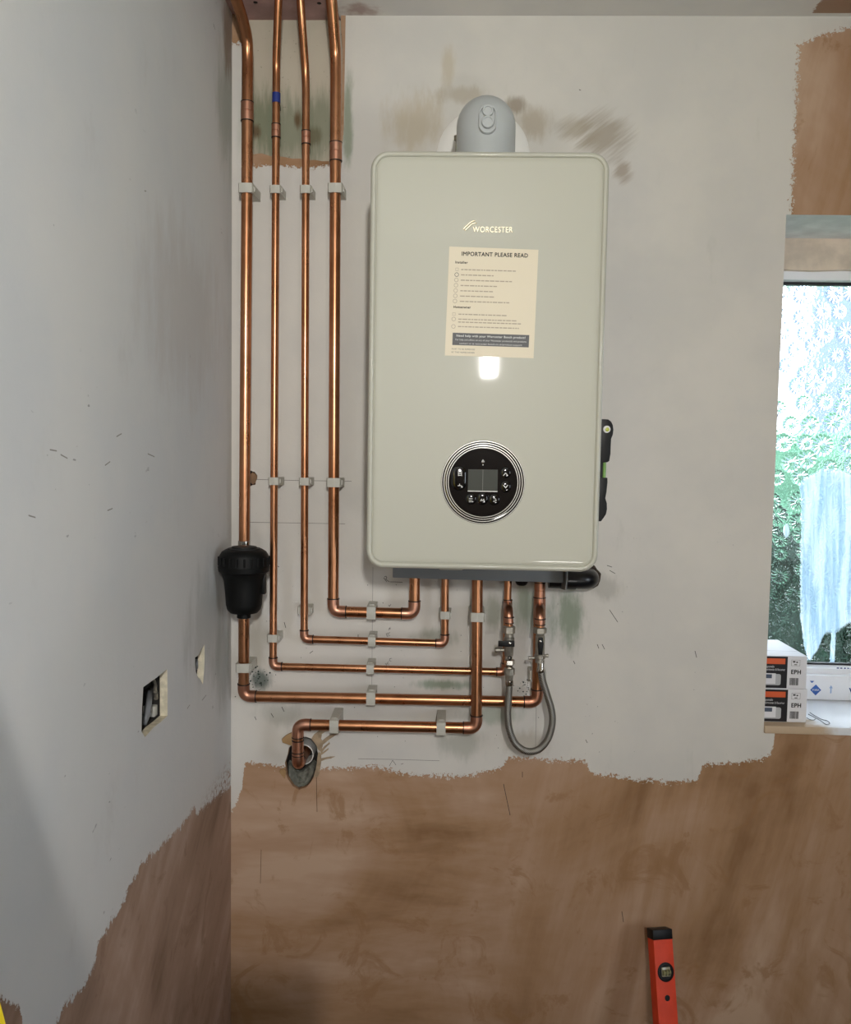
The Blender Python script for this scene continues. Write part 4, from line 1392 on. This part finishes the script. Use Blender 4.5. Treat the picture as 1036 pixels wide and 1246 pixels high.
# ------------------------------------------------------------------ sleeve, foam and smears round the wall hole
sl = thing('pipe_sleeve', 'white plastic pipe sleeve inside the rough wall hole', 'pipe sleeve', at(370, 929, .01))
q = at(369.5, 917.5, .012)
mbx = MB()
n = 36
ls = []
for k in range(n):
    a = k / n * 2 * pi
    d = Vector((cos(a), 0, sin(a)))
    ls.append([q + d * .0205 + Vector((0, -.004, 0)), q + d * .0222 + Vector((0, -.004, 0)), q + d * .0222 + Vector((0, .045, 0)), q + d * .0205 + Vector((0, .045, 0))])
ls.append(ls[0])
mbx.loops(ls, False, False).build('sleeve_wall', M_ROSE, sl)
M_FOAM = simple('brown_foam', (150, 120, 82), .75, 0, 40, .2, .6)
M_SMEAR = simple('dried_filler_smear', (160, 140, 114), .85, 0, 60, .2, .5)
fm = px2([(344, 898), (349, 894), (356, 890), (362, 893), (364, 905), (358, 907), (351, 904), (345, 902)])
MB().prism(jag(fm, .006, .0006), XZ, -.010, .001).build('foam_blob', M_FOAM, wall_back, bevel=.002)
fm = px2([(340, 938), (344, 934), (349, 938), (347, 947), (343, 942)])
MB().prism(fm, XZ, -.004, .001).build('foam_blob', M_FOAM, wall_back, bevel=.001)
for pts in ([(379, 899), (383, 893), (388, 890), (392, 894), (391, 899), (394, 903), (393, 908), (391, 914), (388, 913), (385, 906)],
            [(391, 903), (397, 897), (405, 893), (414, 890), (413, 892), (406, 896), (399, 901), (393, 906)],
            [(384, 893), (388, 889), (395, 887), (402, 889), (396, 890), (390, 894)],
            [(390, 914), (395, 908), (401, 903), (402, 905), (396, 910), (391, 917)], [(390, 917), (396, 913), (400, 910), (400, 912), (394, 917), (390, 919)],
            [(390, 923), (396, 921.5), (402, 920.5), (408, 920.5), (403, 922.5), (396, 924), (391, 926)],
            [(388, 914), (391, 918), (391, 928), (389.5, 938), (385, 944), (382, 946), (384, 937), (386, 928), (386.5, 921)], [(384, 944), (388, 938), (389, 941), (386, 946)]):
    MB().prism(jag(px2(pts), .006, .0004), XZ, -.0014 - .00017 * pts[1][0] % .0011, .0).build('filler_smear', M_SMEAR, wall_back)
# mortar tongue in the hole
mt = jag(px2([(350, 930), (356, 935), (362, 941), (368, 940), (374, 934), (380, 930), (384, 934), (381, 944), (377, 953), (371, 958), (363, 960), (356, 956), (351, 948), (349, 938)]), .006, .0008)
mbx = MB()
mcx = sum(p[0] for p in mt) / len(mt)
mcz = sum(p[1] for p in mt) / len(mt)
rnd = random.Random(4)
mlo = []
for sc_, d in ((1.0, .03), (.99, .010), (.92, .006), (.8, .012), (.65, .010), (.5, .017), (.3, .014), (.1, .018)):
    mlo.append([(mcx + (a - mcx) * sc_, d + rnd.uniform(-.003, .003), mcz + (b - mcz) * sc_) for a, b in mt])
mbx.loops(mlo)
mbx.build('mortar_bed', M_MORTAR, wall_back, angle=80)

# ------------------------------------------------------------------ pencil lines and marks on the wall
M_PENCIL = simple('pencil_grey', (96, 92, 86), .8)
M_MARK = simple('dark_pencil', (44, 42, 40), .8)


def marks(lines, name, w, mat):
    mbx = MB()
    for ln in lines:
        for (x0, y0), (x1, y1) in zip(ln, ln[1:]):
            a, b = at(x0, y0, -.0003), at(x1, y1, -.0003)
            d = (b - a).normalized()
            nr = Vector((-d.z, 0, d.x)) * w / 2
            q = [a + nr, b + nr, b - nr, a - nr]
            mbx.add(q + [p + Vector((0, -.0002, 0)) for p in q], [(0, 1, 2, 3), (4, 5, 6, 7), (0, 1, 5, 4), (2, 3, 7, 6)])
    return mbx.build(name, mat, wall_back, smooth=False)


marks([[(312, 583.4), (360, 584.6), (428, 585.6)]], 'pencil_line', .0009, M_PENCIL)
marks([[(303, 635.4), (420, 637.4)]], 'pencil_line', .0008, M_PENCIL)
marks([[(454, 690), (452.6, 835)]], 'pencil_line', .0006, M_PENCIL)
marks([[(652.8, 858), (651.9, 912)]], 'pencil_line', .0006, M_PENCIL)
marks([[(436, 923.3), (478, 924), (535, 925.7)]], 'pencil_line', .0007, M_PENCIL)
marks([[(385, 938), (386, 988)]], 'pencil_line', .0012, simple('crack_brown', (88, 66, 46), .9))
marks([[(318, 1034), (317, 1075)]], 'pencil_line', .0010, simple('crack_dark', (88, 66, 46), .9))
marks([[(467, 703), (471, 708)], [(468, 702), (470, 701), (471, 703), (469.5, 705)], [(470, 705), (474, 708)], [(475, 708), (480, 708), (490, 708.5)]], 'pencil_writing', .0010, M_MARK)
marks([[(470, 771), (475, 769.5)], [(470, 771), (471.5, 774.5), (475, 773)], [(471, 773), (474, 771)], [(473, 767), (474, 764), (475, 766), (475, 763)]], 'pencil_writing', .0008, M_MARK)
marks([[(469, 807), (471, 810)], [(470.5, 808), (473, 805)], [(470.5, 808), (474, 808)], [(477, 801), (474.5, 801.5), (474, 804), (476.5, 804.5)]], 'pencil_writing', .0008, M_MARK)
marks([[(473, 736), (474, 738), (476, 735)]], 'pencil_writing', .0008, M_MARK)
marks([[(474, 932), (478, 925), (482, 931)], [(488, 930), (491, 929)]], 'pencil_writing', .0008, M_MARK)
tk = [[(742, 742), (752, 757)], [(727, 784), (729, 789)], [(733, 784), (736, 790)], [(698, 804), (700, 808)], [(713, 900), (715, 904)], [(846, 792), (848, 800)], [(757, 1109), (759, 1122)],
      [(613, 954), (621, 992)], [(636, 939), (636, 946)], [(346, 757), (348, 764)], [(377, 795), (381, 792)], [(310, 872), (312, 876)], [(330, 868), (333, 873)], [(343, 860), (346, 866)], [(705, 109), (707, 110)],
      [(739, 688), (745, 690)], [(742, 694), (749, 698)], [(336, 688), (340, 690)], [(436, 772), (436, 775)]]
t_ = marks(tk, 'scuff_mark', .0012, M_MARK)
for k in range(1):
    mbx = MB()
    rnd = random.Random(11)
    for i in range(46):
        a = at(rnd.gauss(316, 9), rnd.gauss(826, 8), -.0003)
        s = rnd.uniform(.0006, .0026)
        poly = [(a.x + s * cos(j) * rnd.uniform(.5, 1.2), a.z + s * sin(j) * rnd.uniform(.5, 1.2)) for j in (0, 1.2, 2.4, 3.6, 5)]
        mbx.prism(poly, XZ, -.0004, 0)
    for i in range(30):
        a = at(rnd.gauss(640, 9), rnd.gauss(838, 5), -.0003)
        s = rnd.uniform(.0005, .0022)
        poly = [(a.x + s * cos(j) * rnd.uniform(.5, 1.2), a.z + s * sin(j) * rnd.uniform(.5, 1.2)) for j in (0, 1.2, 2.4, 3.6, 5)]
        mbx.prism(poly, XZ, -.0004, 0)
    for i in range(40):
        a = at(rnd.uniform(300, 760), rnd.uniform(700, 920), -.0003)
        s = rnd.uniform(.0004, .0014)
        poly = [(a.x + s * cos(j) * rnd.uniform(.5, 1.2), a.z + s * sin(j) * rnd.uniform(.5, 1.2)) for j in (0, 1.2, 2.4, 3.6, 5)]
        mbx.prism(poly, XZ, -.0004, 0)
    sp = mbx.build('mould_speckle', simple('green_black_speck', (48, 58, 52), .9), wall_back, smooth=False)
    sp['kind'] = 'stuff'

for ln in ([(61, 547), (69, 549)], [(74, 553), (82, 558)], [(128, 566), (134, 562)], [(142, 531), (148, 528)], [(131, 621), (137, 619)], [(180, 552), (188, 556)], [(35, 627), (43, 630)], [(176, 232), (178, 233)], [(246, 852), (251, 846)], [(228, 862), (231, 858)]):
    a, b = onx(*ln[0], XL + .0003), onx(*ln[1], XL + .0003)
    d = (b - a).normalized()
    nr = Vector((0, -d.z, d.y)) * .0011
    MB().add([a - d * .001, a + nr * .6, b + nr, b + d * .001, b - nr * .4, a - nr], [(0, 1, 2, 3, 4, 5)]).build('scuff_mark', simple('grey_scuff', (134, 130, 124), .8) if 'grey_scuff' not in bpy.data.materials else bpy.data.materials['grey_scuff'], wall_left, smooth=False, norm=False)

# ------------------------------------------------------------------ cables in the two cut holes of the left wall
M_CABLE = simple('grey_cable', (112, 114, 116), .5)
def cab(name, label, pts, r, mats, lugs=()):
    q = [onx(a, b, XL - d) for a, b, d in pts]
    t = thing(name, label, 'cable', q[-1])
    MB().tube(smooth_path(q, 6), r, 12).build('cable_sheath', mats, t)
    for (a, b, d, s) in lugs:
        p = onx(a, b, XL - d)
        MB().tube([p, p + Vector((-.004, .012, .006)), p + Vector((-.008, .016, .016))], s, 10).build('bare_conductor', M_SATIN, t)
    return t


cab('electric_cable', 'grey cable looped inside the larger cut hole in the left wall', [(180, 836, .042), (181, 852, .022), (179, 868, .018), (175, 880, .022), (174, 892, .042)], .0055, M_CABLE, [(189, 842, .016, .003), (190, 850, .016, .0035)])
cab('electric_cable', 'second grey cable curling behind the looped cable in the larger cut hole', [(192, 842, .042), (189, 850, .030), (184, 860, .034), (180, 872, .038), (182, 884, .045)], .0045, M_CABLE)
cab('electric_cable', 'thin cable end inside the small cut hole near the corner', [(240.5, 797, .030), (239.4, 804, .015), (239.3, 812, .014), (241, 822, .030)], .0032, M_CABLE)
bb = [onx(a, b, XL - .030) for a, b in ((176, 886), (182, 872), (193, 860), (194, 868))]
tb = thing('terminal_block', 'grey plastic block at the bottom of the larger cut hole', 'terminal block', bb[0])
pp = onx(188, 862, XL - .022)
MB().box((pp.x - .016, pp.y - .010, pp.z - .012), (pp.x + .004, pp.y + .020, pp.z + .006)).build('block_body', M_CLIP, tb, bevel=.002)

# ------------------------------------------------------------------ boxes on the sill
M_CARD = simple('white_card', (222, 222, 226), .45)
M_CARDB = simple('black_card', (20, 19, 22), .35)
M_ORANGE = simple('orange_card', (214, 92, 44), .45)
M_GREYP = simple('grey_print', (176, 178, 182), .5)
M_LCD = simple('slate_print', (74, 86, 104), .5)
YBX = .022


def carton(label, x_right, y_top, y_bot, zbase, shift):
    zt = zbase + (at(970, y_top, YBX).z - at(970, y_bot, YBX).z)
    xr_ = at(x_right, 830, YBX).x
    xl_ = xr_ - .165
    xl_ = max(xl_, WX0 + .003)
    t = thing('carton', label, 'box', ((xl_ + xr_) / 2, YBX + .08, zbase))
    h = zt - zbase
    MB().box((xl_, YBX, zbase), (xr_, YBX + .162, zt)).build('box_body', M_CARD, t, bevel=.0012)
    w = xr_ - xl_
    ppm = 1 / 577.0
    X = lambda px: xr_ - (x_right - px) * ppm
    Z = lambda f: zbase + h * f
    def flat(name, x0, x1, f0, f1, mat, d=.0004):
        return MB().box((x0, YBX - d, Z(f0)), (x1, YBX + .0003, Z(f1))).build(name, mat, t, smooth=False)
    xb = X(x_right - 23.5)
    flat('black_panel', xl_ + .0005, xb, .015, .975, M_CARDB)
    flat('orange_band', xl_ + .001, xb - .005, .745, .915, M_ORANGE, .0007)
    dev = MB()
    dev.prism([(a, b) for a, b in rrect((xl_ + xb - .012) / 2, Z(.27), xb - .012 - xl_ - .002, h * .34, .004, 4)], XZ, YBX - .0008, YBX - .0002)
    dv = dev.build('device_picture', M_GREYP, t, smooth=False)
    flat('device_picture', xl_ + .002, xb - .024, .14, .46, M_CARD, .0010)
    flat('device_screen', xl_ + .004, xb - .032, .31, .43, M_LCD, .0013)
    text('box_lettering', 'Programmable', .0070, (xl_ + .001, YBX - .0007, Z(.635)), M_CARD, t, width=.020, depth=.0001)
    text('box_lettering', 'Thermostat & Receiver', .0070, (xl_ + .001, YBX - .0007, Z(.545)), M_CARD, t, width=min(.045, xb - xl_ - .006), depth=.0001)
    text('maker_lettering', 'EPH', .0125, (xb + .0075, YBX - .0005, Z(.455)), M_INK, t, width=.0205, offset=.0004, depth=.0001)
    flat('print_frame', xb + .008, xb + .026, .70, .705, M_BAND)
    flat('print_frame', xb + .008, xb + .026, .875, .88, M_BAND)
    flat('print_frame', xb + .008, xb + .0084, .70, .88, M_BAND)
    flat('print_frame', xb + .0256, xb + .026, .70, .88, M_BAND)
    flat('print_mark', xb + .011, xb + .016, .80, .85, M_BAND)
    flat('print_mark', xb + .018, xb + .0215, .79, .83, M_BAND)
    flat('print_mark', xb + .014, xb + .020, .725, .75, M_BAND)
    rn = random.Random(5)
    u = xb + .006
    while u < xb + .024:
        l = rn.choice((.0005, .0009, .0014))
        flat('barcode_bar', u, u + l, .11, .33, M_BAND, .0004)
        u += l + rn.choice((.0005, .0008))
    MB().box((xl_, YBX + .045, zt - .0002), (xr_ - .001, YBX + .0458, zt + .0003)).build('flap_seam', M_GREYP, t)
    return zt


z1 = carton('white and black carton with orange band, lower of the two stacked on the sill', 983.6, 831.5, 872, .9468, 0)
carton('white and black carton with orange band, upper of the two stacked on the sill', 981.5, 790, 830, z1 + .0006, -2)

# wire on the sill
wz = .9479


def onz(px, py, z):
    d = ray(px, py)
    return CAM + d * ((z - CAM.z) / d.z)


wr_ = thing('bent_wire', 'thin bent wire lying on the sill beside the cartons', 'wire', onz(1003, 879, wz))
wpts = [onz(a, b, wz) for a, b in ((984, 869), (992, 873), (1000, 877.5), (1006, 881.5), (1010, 880), (1007, 877), (1001, 875.5), (993, 871.5), (986, 867))]
MB().tube(smooth_path(wpts, 6), .0008, 8).build('wire_loop', M_GREYM, wr_)
MB().tube(smooth_path([onz(a, b, wz) for a, b in ((982, 873), (986, 875.5), (991, 876), (993, 874))], 5), .0007, 8).build('wire_loop', M_GREYM, wr_)

# ------------------------------------------------------------------ orange spirit level leaning on the wall
M_LEVEL = simple('orange_red_enamel', (212, 66, 36), .5, 0, 40, .06, Specular_IOR_Level=.3)
lt0, lt1 = at(805.2, 1130, -.040), None
top_c = at(802.6, 1129.5, -.045)
bot_c = Vector((top_c.x + .016, -.215, .0))
dz = (top_c - bot_c).normalized()
Lh = (top_c - bot_c).length
yawl = radians(17)
dx = Vector((cos(yawl), -sin(yawl) * -1, 0))
dx = Vector((cos(yawl), sin(yawl), 0))
dx = (dx - dz * dx.dot(dz)).normalized()
dy = dz.cross(dx)           # into the wall
sp = thing('spirit_level', 'orange red spirit level with a black end cap leaning on the bare wall', 'spirit level', bot_c)


def LV(u, v, w):
    return bot_c + dx * u + dy * v + dz * w


def lbox(x0, x1, y0, y1, z0, z1, name, mat, bevel=0.0):
    mbx = MB()
    mbx.loops([[LV(x0, y0, q), LV(x1, y0, q), LV(x1, y1, q), LV(x0, y1, q)] for q in (z0, z1)])
    return mbx.build(name, mat, sp, bevel=bevel)


lw, ld = .0218, .0125
lbox(-lw, lw, -ld, ld, .022, Lh - .019, 'level_body', M_LEVEL, .0012)
lbox(-lw - .0006, lw + .0006, -ld - .0006, ld + .0006, Lh - .019, Lh, 'end_cap', M_BLACK, .0015)
lbox(-lw - .0006, lw + .0006, -ld - .0006, ld + .0006, .001, .022, 'end_cap', M_BLACK, .0015)
vz = Lh - .080
vc = LV(.001, -ld, vz)
MB().lathe(vc + dy * .001, -dy, [(0, .0184), (.0022, .0184), (.0026, .0174), (.0026, .0152), (.0016, .0145), (.0016, .001)], 32).build('vial_housing', M_BLACK, sp)
lbox(-.0085, .0110, -ld - .0024, -ld + .001, vz - .0085, vz + .0095, 'vial_block', simple('clear_acrylic', (150, 146, 122), .15, 0, 60, .2), .002)
MB().tube([LV(-.0075, -ld - .0026, vz), LV(.0095, -ld - .0026, vz)], .0052, 14).build('vial', simple('dull_vial', (132, 130, 92), .12), sp)
for u in (-.002, .005):
    lbox(u - .0004, u + .0004, -ld - .0082, -ld - .0022, vz - .005, vz + .005, 'vial_line', M_BLACK)
MB().lathe(LV(.001, -ld + .0004, vz - .048), -dy, [(0, .0058), (.001, .0058), (.0012, .0046), (.0008, .0042), (.0008, .0005)], 20).build('fixing_plug', M_BLACK, sp)

# ------------------------------------------------------------------ yellow board leaning on the left wall, only its edge in the frame
M_YEL = simple('yellow_paint', (232, 206, 20), .45)
# its front edge runs from the floor up to the wall
lo, hi = Vector((.009, -1.290, .0)), Vector((-.504, -1.236, 2.0))
ax = (hi - lo).normalized()
topE = lo + ax * ((XL + .004 - lo.x) / ax.x)
botE = lo + ax * .003
bk = Vector((0, -.62, 0))
nn = ax.cross(bk).normalized() * .012
if nn.x < 0:
    nn = -nn
yb = thing('yellow_board', 'bright yellow board edge in the bottom left corner, leaning on the left wall', 'board', botE)
mbx = MB()
botE, topE = botE - nn, topE - nn
off = Vector((max(0, XL + .0015 - topE.x), 0, 0))
mbx.loops([[botE, botE + bk, botE + bk + nn, botE + nn], [topE + off, topE + bk + off, topE + bk + nn, topE + nn]])
mbx.build('board_sheet', M_YEL, yb, bevel=.001)

# short plank added out of view only to shade the foot of the back wall
pk = thing('shade_blocker', 'unseen upright plank beside the yellow board, below the frame', 'blocker', (-.155, -1.23, 0))
MB().box((-.235, -1.236, .001), (-.070, -1.222, min(1.12, at(300, 1254, -1.222).z))).build('blocker', simple('blocker_tan', (176, 142, 100), .7, 0, 12, .2), pk, bevel=.002)
